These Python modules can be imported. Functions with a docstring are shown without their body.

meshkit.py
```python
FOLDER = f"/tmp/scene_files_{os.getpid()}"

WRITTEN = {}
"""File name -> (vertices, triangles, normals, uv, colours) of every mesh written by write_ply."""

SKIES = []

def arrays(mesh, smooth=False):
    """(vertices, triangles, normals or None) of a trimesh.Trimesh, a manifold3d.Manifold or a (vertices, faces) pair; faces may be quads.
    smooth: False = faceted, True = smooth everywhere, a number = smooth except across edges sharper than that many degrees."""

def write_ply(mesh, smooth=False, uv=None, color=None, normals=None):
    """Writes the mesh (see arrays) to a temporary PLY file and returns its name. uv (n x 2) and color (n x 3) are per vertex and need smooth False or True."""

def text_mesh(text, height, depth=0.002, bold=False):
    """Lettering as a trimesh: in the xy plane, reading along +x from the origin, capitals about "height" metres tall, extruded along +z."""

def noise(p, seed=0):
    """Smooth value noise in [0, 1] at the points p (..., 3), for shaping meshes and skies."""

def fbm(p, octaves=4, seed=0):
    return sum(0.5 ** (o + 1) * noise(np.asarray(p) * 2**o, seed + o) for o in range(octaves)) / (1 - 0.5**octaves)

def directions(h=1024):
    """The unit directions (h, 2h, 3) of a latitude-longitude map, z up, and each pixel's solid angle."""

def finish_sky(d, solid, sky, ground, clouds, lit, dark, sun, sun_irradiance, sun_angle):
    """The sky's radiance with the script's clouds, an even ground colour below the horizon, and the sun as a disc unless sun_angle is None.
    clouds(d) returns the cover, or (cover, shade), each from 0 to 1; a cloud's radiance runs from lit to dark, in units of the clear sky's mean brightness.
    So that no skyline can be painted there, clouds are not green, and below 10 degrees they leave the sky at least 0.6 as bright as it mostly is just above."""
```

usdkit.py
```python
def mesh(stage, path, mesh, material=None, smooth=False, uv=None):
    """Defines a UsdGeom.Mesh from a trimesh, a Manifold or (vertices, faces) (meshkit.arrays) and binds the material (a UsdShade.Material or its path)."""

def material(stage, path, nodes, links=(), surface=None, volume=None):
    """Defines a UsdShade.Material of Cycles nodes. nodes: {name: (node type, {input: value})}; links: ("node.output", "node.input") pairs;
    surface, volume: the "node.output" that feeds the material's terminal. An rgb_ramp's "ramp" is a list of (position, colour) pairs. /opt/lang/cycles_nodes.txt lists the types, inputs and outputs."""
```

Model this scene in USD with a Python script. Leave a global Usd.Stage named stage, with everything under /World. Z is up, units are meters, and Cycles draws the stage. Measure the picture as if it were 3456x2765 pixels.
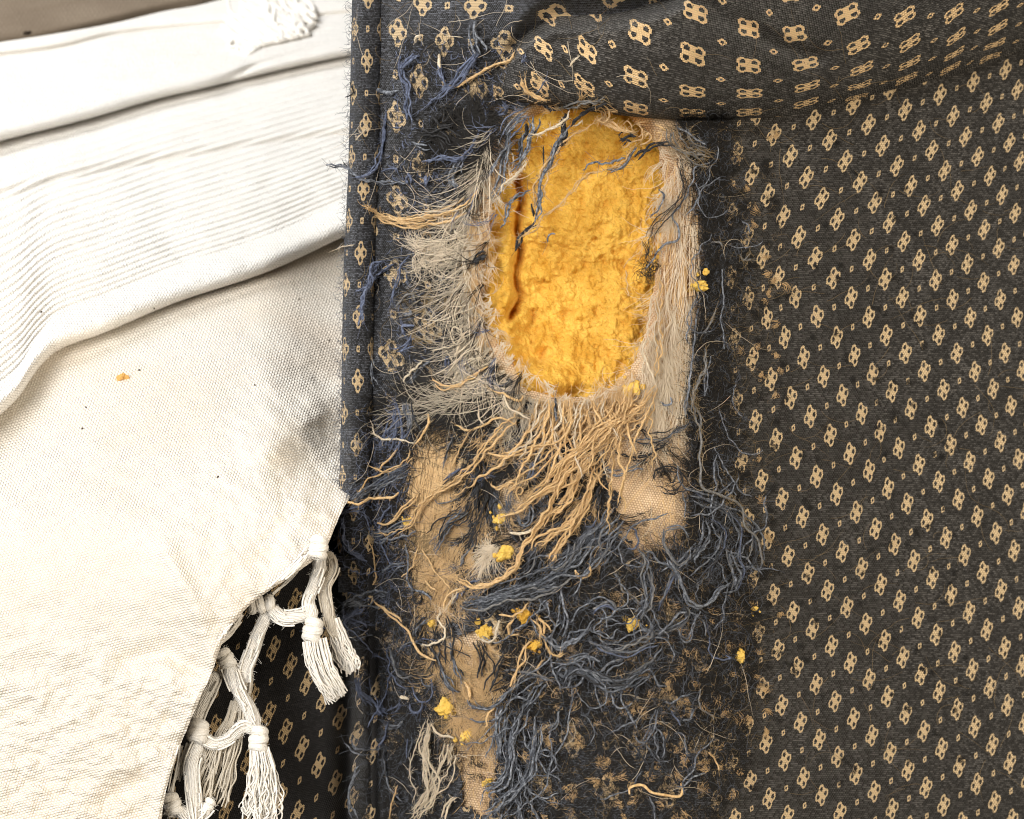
import math, numpy as np, trimesh, usdkit, meshkit
from pxr import Usd, UsdGeom, UsdLux, UsdShade, Gf, Sdf, Vt
from scipy.interpolate import PchipInterpolator, RBFInterpolator

stage = Usd.Stage.CreateInMemory()
UsdGeom.SetStageUpAxis(stage, UsdGeom.Tokens.z)
UsdGeom.SetStageMetersPerUnit(stage, 1.0)
UsdGeom.Xform.Define(stage, '/World')
PITCH = math.radians(30.0)
CAM_H = 1.25
K = 0.6 / 3456                      # metres per unit of picture width at one metre

# ------------------------------------------------------------------ camera and lamps
cam = UsdGeom.Camera.Define(stage, '/World/camera')
cam.AddTranslateOp().Set((0, 0, CAM_H))
cam.AddRotateXOp().Set(90 - math.degrees(PITCH))
cam.CreateHorizontalApertureAttr(36.0)
cam.CreateFocalLengthAttr(60.0)
cam.CreateFStopAttr(13.0)
cam.CreateFocusDistanceAttr(1.0)
cam.CreateExposureAttr(0.0)


def to_world(c):
    c = np.asarray(c, float)
    x, y, z = c[..., 0], c[..., 1], c[..., 2]
    cp, sp = math.cos(PITCH), math.sin(PITCH)
    return np.stack([x, y * cp + z * sp, -y * sp + z * cp + CAM_H], -1)


def ray(px, py, d):
    """The world point d metres in front of the camera that the photograph shows at px, py (of 3456 x 2765)."""
    px, py, d = np.broadcast_arrays(np.asarray(px, float), np.asarray(py, float), np.asarray(d, float))
    return to_world(np.stack([(px - 1728) * K * d, d, -(py - 1382.5) * K * d], -1))


def lamp(name, at, aim, w, h, intensity, color):
    l = UsdLux.RectLight.Define(stage, '/World/' + name)
    l.CreateWidthAttr(w), l.CreateHeightAttr(h)
    l.CreateIntensityAttr(intensity)
    l.CreateColorAttr(Gf.Vec3f(*color))
    z = np.array(at, float) - np.array(aim, float)
    z /= np.linalg.norm(z)
    x = np.cross([0, 0, 1.0], z); x /= np.linalg.norm(x)
    y = np.cross(z, x)
    m = np.eye(4); m[0, :3], m[1, :3], m[2, :3], m[3, :3] = x, y, z, at
    l.AddTransformOp().Set(Gf.Matrix4d(*m.ravel().tolist()))


AIM = ray(1500, 1300, 1.05)
lamp('window_light', (-1.5, 2.1, 2.35), AIM, 1.1, 1.3, 10.2, (0.97, 0.985, 1.0))
lamp('room_light', (-1.3, -0.9, 2.6), AIM, 1.8, 1.8, 13.4, (1.0, 0.965, 0.905))
lamp('lamp_light', (1.9, -0.6, 1.6), AIM, 1.2, 1.2, 11.0, (1.0, 0.88, 0.70))

rng = np.random.default_rng(7)


# ------------------------------------------------------------------ material graphs
class G:
    def __init__(s):
        s.n, s.l = {}, []

    def add(s, kind, out, **inp):
        name = f'n{len(s.n)}'
        vals = {}
        for k, v in inp.items():
            if isinstance(v, tuple) and len(v) == 2 and v[0] == '@':
                s.l.append((v[1], f'{name}.{k}'))
            else:
                vals[k] = v
        s.n[name] = (kind, vals)
        return ('@', f'{name}.{out}')

    def math(s, op, a, b=0.0, c=0.0):
        return s.add('math', 'value', math_type=op, value1=a, value2=b, value3=c)

    def vmath(s, op, a, b=(0, 0, 0), out='vector', **kw):
        return s.add('vector_math', out, **{VT: op, 'vector1': a, 'vector2': b}, **kw)

    def mix(s, f, a, b, t='mix'):
        return s.add('mix_color', 'result', blend_type=t, fac=f, a=a, b=b)

    def done(s, name, surf):
        return usdkit.material(stage, '/World/Looks/' + name, s.n, s.l, surface=surf[1])


VT = 'math_type'


def noise(g, vec, scale, detail=3.0, rough=0.5, out='fac'):
    return g.add('noise_texture', out, vector=vec, scale=scale, detail=detail, roughness=rough)


def fabric_material(name, dark, fleck, tan, flecks=1.0, row=8.0, fuzz=0.02):
    g = G()
    st = g.add('attribute', 'vector', attribute='st')
    wv = g.add('attribute', 'vector', attribute='weave')
    pos = g.add('geometry', 'position')
    wob = noise(g, pos, 260.0, 2.0, out='color')
    wob = g.vmath('scale', g.vmath('subtract', wob, (.5, .5, .5)), scale=fuzz * 2.5)
    st = g.vmath('add', st, wob)
    q = g.vmath('scale', g.vmath('add', g.vmath('floor', g.vmath('scale', st, scale=36.0)), (.5, .5, 0)), scale=1 / 36.0)
    q = g.vmath('multiply', q, (1, 1, 0))
    a = g.vmath('absolute', g.vmath('subtract', g.vmath('fraction', g.vmath('add', q, (.5, .5, 0))), (.5, .5, 0)))
    b = g.vmath('subtract', g.vmath('fraction', q), (.5, .5, 0))
    lt = lambda v, t: g.math('less_than', v, t)
    dist = lambda v, c: g.add('vector_math', 'value', **{VT: 'distance', 'vector1': v, 'vector2': c})
    ln = lambda v: g.add('vector_math', 'value', **{VT: 'length', 'vector1': v})
    fig = g.math('maximum', lt(dist(a, (.122, .118, 0)), .100), g.math('maximum', lt(dist(a, (.0, .126, 0)), .080), lt(dist(a, (.126, .0, 0)), .078)))
    fig = g.math('multiply', fig, g.math('greater_than', dist(a, (.110, .107, 0)), .057))
    sxy = g.add('vector_math', 'value', **{VT: 'dot_product', 'vector1': a, 'vector2': (1, 1, 0)})
    fig = g.math('maximum', fig, lt(sxy, .132))
    sm = g.math('multiply', lt(ln(b), .078), g.math('greater_than', ln(b), .026))
    fig = g.math('maximum', fig, sm)
    worn = noise(g, pos, 420.0, 3.0, 0.6)
    fig = g.math('multiply', fig, g.math('less_than', worn, 0.66))
    # rows of the weave
    xyz = lambda v, o: g.add('separate_xyz', o, vector=v)
    wob2 = noise(g, pos, 45.0, 2.0)
    wy = g.math('add', g.math('divide', xyz(wv, 'y'), row), g.math('multiply', wob2, 1.6))
    rowi = g.math('floor', wy)
    wx = g.math('add', g.math('divide', xyz(wv, 'x'), row * 1.25), g.math('multiply', rowi, 0.5))
    cell = g.add('combine_xyz', 'vector', x=g.math('floor', wx), y=rowi, z=0.0)
    rnd = g.add('white_noise_texture', 'value', dimensions='2D', vector=cell)
    py = g.math('sine', g.math('multiply', g.math('fraction', wy), math.pi))
    px = g.math('sine', g.math('multiply', g.math('fraction', wx), math.pi))
    big = g.add('map_range', 'result', value=noise(g, pos, 30.0, 4.0, 0.6), from_min=.3, from_max=.7, to_min=.35, to_max=1.25, clamp=True)
    fl = g.math('multiply', g.math('multiply', g.math('power', rnd, 1.6), g.math('power', py, 1.5)), g.math('multiply', big, flecks))
    ground = g.mix(g.math('minimum', fl, 1.0), dark, fleck)
    tanv = g.mix(g.math('multiply', g.math('subtract', 1.0, py), .4), tan, tuple(.45 * c for c in tan))
    tanv = g.mix(g.math('multiply', noise(g, pos, 60.0, 5.0, .7), .5), tanv, tuple(.62 * c for c in tan))
    col = g.mix(fig, ground, tanv)
    h = g.math('add', g.math('multiply', g.math('multiply', px, py), 1.0), g.math('multiply', fig, .6))
    bp = g.add('bump', 'normal', height=h, strength=0.9, distance=0.0009)
    return g.done(name, g.add('principled_bsdf', 'BSDF', base_color=col, roughness=.85, specular_ior_level=.18, sheen_weight=.12, sheen_roughness=.5, normal=bp))


def cloth_material(name, col, shade, row=9.0, bump=0.0007, dirt=0.5, coarse=1.0):
    g = G()
    wv = g.add('attribute', 'vector', attribute='weave')
    pos = g.add('geometry', 'position')
    w2 = g.vmath('add', wv, g.vmath('scale', g.vmath('subtract', noise(g, pos, 60.0, 2.0, out='color'), (.5, .5, .5)), scale=10.0))
    xyz = lambda v, o: g.add('separate_xyz', o, vector=v)
    fy = g.math('divide', xyz(w2, 'y'), row)
    ri = g.math('floor', fy)
    fx = g.math('add', g.math('divide', xyz(w2, 'x'), row * 1.25), g.math('multiply', ri, .5))
    cell = g.add('combine_xyz', 'vector', x=g.math('floor', fx), y=ri, z=0.0)
    rnd = g.add('white_noise_texture', 'value', dimensions='2D', vector=cell)
    py = g.math('sine', g.math('multiply', g.math('fraction', fy), math.pi))
    px = g.math('sine', g.math('multiply', g.math('fraction', fx), math.pi))
    h = g.math('multiply', g.math('multiply', g.math('power', px, .7), g.math('power', py, .7)), g.math('add', .55, g.math('multiply', rnd, .45)))
    gap = g.math('subtract', 1.0, h)
    dn = g.add('map_range', 'result', value=noise(g, pos, 9.0, 5.0, .6), from_min=.45, from_max=.75, to_min=0., to_max=dirt, clamp=True)
    c = g.mix(dn, col, shade)
    c = g.mix(g.math('multiply', g.math('power', gap, 2.0), .55 * coarse), c, tuple(.55 * x for x in shade))
    hh = g.math('add', h, g.math('multiply', noise(g, pos, 900.0, 2.0), .5))
    bp = g.add('bump', 'normal', height=hh, strength=.7, distance=bump)
    return g.done(name, g.add('principled_bsdf', 'BSDF', base_color=c, roughness=.9, specular_ior_level=.15, normal=bp))


def yarn_material(name, a, b, scale=500.0, ply=15.0, groove=.42):
    g = G()
    pos = g.add('geometry', 'position')
    n = noise(g, pos, scale, 4.0, .65)
    n = g.add('map_range', 'result', value=n, from_min=.32, from_max=.68, to_min=0., to_max=1., clamp=True)
    c = g.mix(n, a, b)
    st = g.add('attribute', 'vector', attribute='st')
    x, y = (g.add('separate_xyz', o, vector=st) for o in 'xy')
    tw = g.math('add', g.math('multiply', x, 2.0), g.math('add', g.math('divide', y, ply), g.math('multiply', n, .35)))
    ridge = g.math('absolute', g.math('sine', g.math('multiply', tw, math.pi)))
    c = g.mix(g.math('multiply', g.math('power', g.math('subtract', 1.0, ridge), 1.5), groove), c, tuple(.35 * q for q in a))
    h = g.math('add', g.math('multiply', noise(g, pos, 2200.0, 2.0), .8), ridge)
    bp = g.add('bump', 'normal', height=h, strength=.8, distance=.0007)
    return g.done(name, g.add('principled_bsdf', 'BSDF', base_color=c, roughness=.9, specular_ior_level=.08, sheen_weight=.1, normal=bp))


def fibre_material(name, a, b):
    g = G()
    i = g.add('hair_info', 'index')
    r = g.add('white_noise_texture', 'value', dimensions='1D', w=g.math('multiply', i, 1.37))
    c = g.mix(r, a, b)
    return g.done(name, g.add('principled_bsdf', 'BSDF', base_color=c, roughness=.75, specular_ior_level=.25))


def foam_material(name, lo, hi):
    g = G()
    pos = g.add('geometry', 'position')
    n1 = noise(g, pos, 70.0, 5.0, .65)
    n1 = g.add('map_range', 'result', value=n1, from_min=.26, from_max=.62, to_min=0., to_max=1., clamp=True)
    c = g.mix(n1, lo, hi)
    v = g.add('voronoi_texture', 'distance', vector=pos, scale=520.0)
    pore = g.add('map_range', 'result', value=noise(g, pos, 1100.0, 2.0, .6), from_min=.32, from_max=.5, to_min=.55, to_max=0., clamp=True)
    c = g.mix(g.math('multiply', pore, .6), c, tuple(.6 * x for x in lo))
    h = g.math('add', g.math('multiply', v, .8), noise(g, pos, 700.0, 3.0, .6))
    bp = g.add('bump', 'normal', height=h, strength=.8, distance=.0009)
    return g.done(name, g.add('principled_bsdf', 'BSDF', base_color=c, roughness=.95, specular_ior_level=.05, subsurface_weight=.10, subsurface_scale=.004, subsurface_radius=(1., .55, .12), normal=bp))


def plain_material(name, a, b, scale=200.0):
    g = G()
    pos = g.add('geometry', 'position')
    c = g.mix(noise(g, pos, scale, 4.0, .6), a, b)
    bp = g.add('bump', 'normal', height=noise(g, pos, scale * 3, 3.0), strength=.6, distance=.001)
    return g.done(name, g.add('principled_bsdf', 'BSDF', base_color=c, roughness=.85, specular_ior_level=.2, normal=bp))


TAN = (.88, .66, .39)
M = {}
M['side'] = fabric_material('side_weave', (.015, .0125, .010), (.16, .15, .142), TAN, 1.0, 6.5, .012)
M['roll'] = fabric_material('roll_weave', (.014, .012, .010), (.17, .16, .15), (.86, .60, .32), .95, 7.5, .012)
M['front'] = fabric_material('front_weave', (.012, .012, .014), (.20, .21, .245), (.80, .59, .34), 1.0, 5.5, .02)
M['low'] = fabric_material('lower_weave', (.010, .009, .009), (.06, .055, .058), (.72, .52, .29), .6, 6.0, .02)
M['lining'] = cloth_material('lining_burlap', (.86, .68, .47), (.60, .34, .17), 7.6, .0010, .8, 1.6)
M['white'] = cloth_material('white_weave', (.92, .875, .80), (.86, .74, .61), 8.5, .0013, .75, 1.15)
M['ribbed'] = cloth_material('white_ribbed', (.90, .875, .835), (.84, .79, .73), 8.0, .0012, .3, .6)
M['taupe'] = cloth_material('taupe_cloth', (.25, .20, .15), (.17, .13, .095), 12.0, .0008, .8, .3)
M['cord'] = yarn_material('white_cord', (.94, .915, .87), (.88, .83, .76), 150.0, 15.0, .22)
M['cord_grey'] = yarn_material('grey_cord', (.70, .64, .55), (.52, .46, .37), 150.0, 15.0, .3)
M['foam'] = foam_material('foam_orange', (.53, .25, .026), (.78, .475, .095))
M['crumb'] = foam_material('foam_yellow', (.62, .37, .055), (.80, .54, .14))
YC = {'b': ((.03, .035, .05), (.35, .375, .425)), 'u': ((.05, .06, .105), (.22, .26, .38)), 'k': ((.016, .016, .018), (.06, .06, .065)),
      't': ((.68, .42, .18), (.92, .66, .36)), 'c': ((.72, .58, .40), (.90, .80, .64)), 'g': ((.13, .13, .135), (.33, .32, .31))}
YN = {'b': 'blue_yarn', 'u': 'blue_yarn', 'k': 'black_yarn', 't': 'tan_yarn', 'c': 'cream_yarn', 'g': 'grey_yarn'}
for k_, (a_, b_) in YC.items():
    M['y' + k_] = yarn_material('yarn_' + {'b': 'slate', 'u': 'blue', 'k': 'black', 't': 'tan', 'c': 'cream', 'g': 'grey'}[k_], a_, b_)
FC = {'n': ((.80, .77, .72), (.92, .90, .86)), 'k': ((.006, .0055, .005), (.036, .033, .031)), 'b': ((.03, .035, .048), (.16, .175, .21)), 'u': ((.05, .06, .10), (.20, .23, .33)),
      't': ((.40, .26, .12), (.72, .50, .27)), 'c': ((.48, .385, .27), (.80, .70, .56)), 'w': ((.17, .14, .105), (.58, .51, .40)), 'o': ((.12, .085, .045), (.36, .26, .14))}
for k_, (a_, b_) in FC.items():
    M['f' + k_] = fibre_material('fibre_' + {'b': 'slate', 'u': 'blue', 'k': 'black', 't': 'tan', 'c': 'cream', 'w': 'wool', 'o': 'olive', 'n': 'white'}[k_], a_, b_)
M['husk'] = plain_material('husk', (.50, .25, .06), (.75, .48, .18), 600.0)
M['speck'] = plain_material('speck', (.03, .025, .02), (.10, .07, .05), 600.0)

# ------------------------------------------------------------------ scene helpers
used = {}


def free(path):
    n = used.get(path, 0)
    used[path] = n + 1
    return path if n == 0 else f'{path}_{n:03d}'


def thing(name, label, cat, group=None):
    p = UsdGeom.Xform.Define(stage, free('/World/' + name)).GetPrim()
    tag(p, label, cat, group)
    return p


def tag(p, label=None, cat=None, group=None, kind=None):
    for k, v in (('label', label), ('category', cat), ('group', group), ('kind', kind)):
        if v:
            p.SetCustomDataByKey(k, v)
    return p


def put(parent, name, v, f, mat, st=None, weave=None, smooth=True, label=None, kind=None):
    base = '/World' if parent is None else str(parent.GetPath())
    m = usdkit.mesh(stage, free(base + '/' + name), (v, f), mat, smooth=smooth)
    api = UsdGeom.PrimvarsAPI(m)
    for nm, a in (('st', st), ('weave', weave)):
        if a is not None:
            a3 = np.zeros((len(v), 3), np.float32); a3[:, :2] = np.asarray(a).reshape(-1, 2)
            api.CreatePrimvar(nm, Sdf.ValueTypeNames.Float3Array, 'vertex').Set(Vt.Vec3fArray.FromNumpy(a3))
    m.CreateDoubleSidedAttr(True)
    tag(m.GetPrim(), label, kind=kind)
    return m.GetPrim()


def curves(parent, name, pts, counts, widths, mat, label=None):
    c = UsdGeom.BasisCurves.Define(stage, free(str(parent.GetPath()) + '/' + name))
    c.CreateTypeAttr('linear')
    c.CreatePointsAttr(Vt.Vec3fArray.FromNumpy(np.asarray(pts, np.float32)))
    c.CreateCurveVertexCountsAttr(Vt.IntArray.FromNumpy(np.asarray(counts, np.int32)))
    c.CreateWidthsAttr(Vt.FloatArray.FromNumpy(np.asarray(widths, np.float32)))
    c.SetWidthsInterpolation('vertex')
    UsdShade.MaterialBindingAPI.Apply(c.GetPrim()).Bind(mat)
    tag(c.GetPrim(), label, kind='stuff')
    return c.GetPrim()


def grid_faces(nr, nc):
    i = np.arange(nr - 1)[:, None] * nc + np.arange(nc - 1)[None]
    return np.stack([i, i + nc, i + nc + 1, i + 1], -1).reshape(-1, 4)


def tri(q):
    return np.vstack([q[:, [0, 1, 2]], q[:, [0, 2, 3]]])


def inside(poly, x, y):
    r = np.zeros(np.shape(x), bool)
    n = len(poly)
    for i in range(n):
        (x0, y0), (x1, y1) = poly[i], poly[(i + 1) % n]
        if y0 == y1:
            continue
        c = (y0 > y) != (y1 > y)
        r ^= c & (x < (x1 - x0) * (y - y0) / (y1 - y0) + x0)
    return r


def sst(a, b, x):
    t = np.clip((x - a) / (b - a), 0, 1)
    return t * t * (3 - 2 * t)


def fbm(x, y, s, oct=4, seed=0):
    p = np.stack([np.asarray(x) / s, np.asarray(y) / s, np.full(np.shape(x), 3.7)], -1)
    return meshkit.fbm(p, oct, seed) - .5


def pc(*pts):
    p = np.array(pts, float)
    f = PchipInterpolator(p[:, 0], p[:, 1], extrapolate=True)
    lo, hi = p[0, 0], p[-1, 0]
    return lambda x: f(np.clip(x, lo, hi))


def seg_dist(poly, x, y):
    best = np.full(np.shape(x), 1e9)
    for (x0, y0), (x1, y1) in zip(poly[:-1], poly[1:]):
        dx, dy = x1 - x0, y1 - y0
        t = np.clip(((x - x0) * dx + (y - y0) * dy) / (dx * dx + dy * dy), 0, 1)
        best = np.minimum(best, np.hypot(x - x0 - t * dx, y - y0 - t * dy))
    return best


# ------------------------------------------------------------------ the sofa's surfaces: depth in metres at a place in the photograph
arm_plan = pc((1100, 1.10), (1230, 1.074), (1300, 1.067), (1340, 1.053), (1450, 1.031), (1600, 1.012), (1750, 1.002), (1950, 0.998), (2150, 1.002), (2300, 1.012),
              (2450, 1.036), (2600, 1.066), (3000, 1.150), (3456, 1.248), (3800, 1.325))
roll_low = pc((1600, 340), (1700, 338), (1760, 345), (1900, 362), (2060, 386), (2250, 402), (2462, 402), (2608, 396), (2782, 364), (3015, 303), (3248, 245), (3456, 169), (3800, 40))
roll_top = pc((1600, 260), (1700, 205), (1740, 156), (1800, 100), (1880, 60), (2046, 54), (2213, 15), (2300, -20), (2420, -220), (2600, -500), (3800, -900))
roll_out = pc((1660, 0), (1740, .016), (1850, .029), (2050, .036), (2300, .042), (2600, .058), (3000, .068), (3456, .074), (3800, .076))
CREASE = [(2380, -10), (2430, 45), (2520, 95), (2610, 145), (2700, 180), (2770, 192)]


def arm_depth(x, y):
    d = arm_plan(x)
    tear = np.exp(-((x - 1850) / 420.) ** 2)
    d = d + .010 * fbm(x, y, 260, 3, 5) * (.3 + tear) - .010 * np.exp(-((x - 1750) / 300) ** 2 - ((y - 1900) / 380) ** 2)
    d = d + .004 * fbm(x, y, 60, 3, 9) * (tear + .12)
    return d


def roll_bulge(x, y):
    lo, top = roll_low(x), roll_top(x)
    e = lo - y
    R = np.minimum(330, .62 * (lo - top))
    s = np.clip(e / R, 0, 1)
    b = roll_out(x) * np.sqrt(np.clip(1 - (1 - s) ** 2, 0, 1)) * sst(-5, 55, y - top)
    cd = seg_dist(CREASE, x, y)
    b = b - .010 * np.exp(-(cd / 26) ** 2) * (e > 0) + .003 * fbm(x, y, 110, 3, 21) * sst(0, 60, e)
    return np.where(e > 0, b, 0)


def above_crease(x, y):
    return .022 * sst(0, 90, roll_top(x) - y) * sst(1640, 1800, x)


welt_mid = pc((-300, 1248), (0, 1243), (500, 1232), (1000, 1212), (1500, 1204), (1800, 1192), (2000, 1196), (2400, 1206), (3000, 1214))
WR = 55.0


def welt_depth(x, y):
    u = (x - welt_mid(y)) / WR
    return 1.076 - WR * K * 1.05 * np.sqrt(np.clip(1 - u * u, 0, 1)) * 1.3


def surf(x, y):
    """Outermost sofa surface, with the hole taken as still covered."""
    d = arm_depth(x, y) - roll_bulge(x, y) - above_crease(x, y)
    u = (x - welt_mid(y)) / WR
    return np.where(np.abs(u) < 1, np.minimum(d, welt_depth(x, y)), np.where(u <= -1, 1.076, d))


def lattice(pts, smooth=0.5):
    """(px, py) -> weave pattern cells, from places where the photograph shows cell corners. pts: (i, j, px, py)."""
    a = np.array(pts, float)
    f = RBFInterpolator(a[:, 2:] / 1000, a[:, :2], kernel='thin_plate_spline', smoothing=smooth * 1e-4, degree=1)
    return f

# ------------------------------------------------------------------ the pattern on each piece of the sofa
def zoomed(rows, ox, oy, k):
    return [(i, j, ox + x * k, oy + y * k) for i, j, x, y in rows]


def lines(n, m0, *pts):
    # line n of the side panel: the places of its motifs from index m0 on; cell axes b and V with a = 2b - V
    return [(m + 2 * n, -n, x, y) for m, (x, y) in zip(range(m0, m0 + len(pts)), pts)]


r3 = (lines(0, 0, (707, 780), (803, 905), (895, 1030), (985, 1150), (1073, 1270), (1168, 1390), (1262, 1505), (1348, 1615))
      + lines(1, -1, (937, 695), (1030, 810), (1120, 935), (1207, 1055), (1292, 1175), (1378, 1290), (1460, 1400), (1548, 1505))
      + lines(2, -2, (1168, 610), (1256, 720), (1337, 847), (1420, 960), (1500, 1080), (1577, 1190), (1655, 1310), (1740, 1420), (1828, 1530))
      + lines(3, -2, (1467, 637), (1548, 760), (1622, 870), (1697, 990), (1770, 1105), (1848, 1220), (1925, 1330), (2010, 1440), (2097, 1535))
      + lines(4, -3, (1670, 548), (1745, 675), (1817, 793), (1888, 908), (1960, 1020), (2030, 1130), (2105, 1235))
      + lines(5, -4, (1863, 475), (1938, 597), (2008, 715), (2073, 828), (2130, 935)) + lines(6, -5, (2050, 405), (2118, 520)))
r7 = (lines(-1, 7, (600, 75), (713, 200), (828, 328), (940, 445), (1065, 560), (1187, 675), (1312, 797), (1435, 912), (1557, 1025), (1680, 1130), (1797, 1245))
      + lines(-2, 8, (350, 197), (495, 322), (622, 460), (735, 572), (853, 695), (977, 808), (1100, 920), (1230, 1033), (1357, 1155), (1480, 1262), (1603, 1372), (1728, 1475))
      + lines(-3, 9, (172, 335), (285, 455), (405, 590), (537, 710), (658, 833), (783, 950), (902, 1065), (1022, 1175), (1153, 1280), (1282, 1390), (1408, 1505), (1530, 1615))
      + lines(-4, 11, (75, 597), (197, 730), (325, 847), (450, 970), (580, 1090), (705, 1210), (830, 1318), (953, 1437), (1077, 1530), (1205, 1640))
      + lines(-5, 14, (95, 1000), (228, 1122), (358, 1235), (490, 1360), (620, 1470), (748, 1590))
      + lines(0, 7, (937, 85), (1045, 200), (1160, 318), (1280, 443), (1398, 560), (1515, 680), (1632, 790), (1748, 900)) + lines(1, 7, (1260, 90), (1370, 212), (1485, 330), (1597, 445), (1708, 560)))
side_uv = lattice(zoomed(r3, 2200, 0, .5825) + zoomed(r7, 2500, 900, .5219), 3.0)
r3r = [(0, 0, 235, 315), (1, 0, 560, 380), (2, 0, 895, 370), (3, 0, 1200, 265), (4, 0, 1465, 95), (0, 1, 235, 535), (1, 1, 565, 545), (2, 1, 900, 505), (3, 1, 1220, 400), (4, 1, 1495, 250), (5, 1, 1750, 75),
       (0, 2, 235, 655), (1, 2, 565, 650), (2, 2, 895, 598), (3, 2, 1205, 500), (4, 2, 1495, 370), (5, 2, 1765, 215), (6, 2, 2010, 45), (3, 3, 1185, 565), (4, 3, 1475, 455), (5, 3, 1755, 315), (6, 3, 2005, 160),
       (5, 4, 1730, 395), (6, 4, 1990, 260), (6, 5, 1955, 330), (1, -1, 565, 165), (2, -1, 820, 200), (3, -1, 1130, 80)]
roll_uv = lattice(zoomed(r3r, 2200, 0, .5825) + [(-1, 0, 2160, 106), (-1, 1, 2144, 262), (-1, 2, 2146, 367), (-2, 1, 1980, 172), (-2, 2, 1971, 290), (-3, 2, 1835, 160)], 1.0)
front_pts = zoomed([(0, 0, 440, 190), (1, 0, 560, 500), (1, 1, 430, 710), (0, -1, 585, 30), (1, -1, 717, 245), (2, 1, 580, 1010), (2, -2, 1080, 270), (2, 2, 435, 1215), (3, 3, 415, 1660)], 1100, 0, .5566)
front_pts += [(6, 2, 1840, 1420), (11, 5, 2050, 2674), (12.1, 3.7, 2300, 2640), (7.57, 7.5, 1320, 2330), (2.58, -2.46, 1950, 250), (7.8, -.4, 2300, 1400), (5.1, 4.9, 1330, 1500)]
front_uv = lattice(front_pts, 30.0)
low_uv = lambda p: np.stack(np.linalg.solve(np.array([[56., -72.], [58., 162.]]), np.array([p[:, 0] * 1000 - 963, p[:, 1] * 1000 - 2467])), -1)
welt_uv = lambda p: np.stack([(p[:, 0] / 62 + p[:, 1] / 108) / 2, (-p[:, 0] / 62 + p[:, 1] / 108) / 2], -1)

# ------------------------------------------------------------------ the sofa
sofa = thing('sofa', 'worn dark patterned sofa, its arm clawed open down to yellow foam', 'sofa')

HOLE = [(1725, 500), (1682, 640), (1650, 800), (1640, 950), (1658, 1050), (1688, 1130), (1738, 1210), (1803, 1275), (1868, 1320), (1930, 1342), (1990, 1338), (2070, 1302), (2132, 1240), (2172, 1150),
        (2200, 1000), (2232, 820), (2242, 640), (2224, 510), (2175, 430), (2100, 385), (2000, 355), (1900, 355), (1825, 385), (1765, 435)]
TEARS = [[(1640, 360), (1600, 560), (1575, 700), (1585, 850), (1600, 1000), (1640, 1180), (1700, 1290), (1780, 1350), (1880, 1372), (1990, 1480), (2040, 1560), (2085, 1700), (2110, 1800), (2160, 1872), (2260, 1852), (2325, 1780),
          (2332, 1500), (2318, 1300), (2335, 1150), (2368, 1000), (2380, 850), (2366, 700), (2345, 560), (2300, 420), (2260, 360)],
         [(1425, 1385), (1560, 1390), (1535, 1550), (1505, 1700), (1600, 1780), (1590, 1850), (1520, 1950), (1530, 2080), (1440, 2180), (1385, 2060), (1390, 1900), (1385, 1700), (1400, 1500)],
         [(1550, 2440), (1700, 2370), (1695, 2450), (1680, 2560), (1650, 2765), (1560, 2720), (1535, 2560)],
         [(1690, 1570), (1785, 1560), (1795, 1680), (1755, 1830), (1700, 1930), (1665, 1790)],
         [(1490, 2170), (1640, 2120), (1690, 2250), (1620, 2420), (1530, 2470), (1480, 2330), (1455, 2220)]]


def jag(x, y, amp, s, seed):
    return x + amp * 2 * fbm(x, y, s, 3, seed), y + amp * 2 * fbm(x, y, s, 3, seed + 50)


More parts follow.
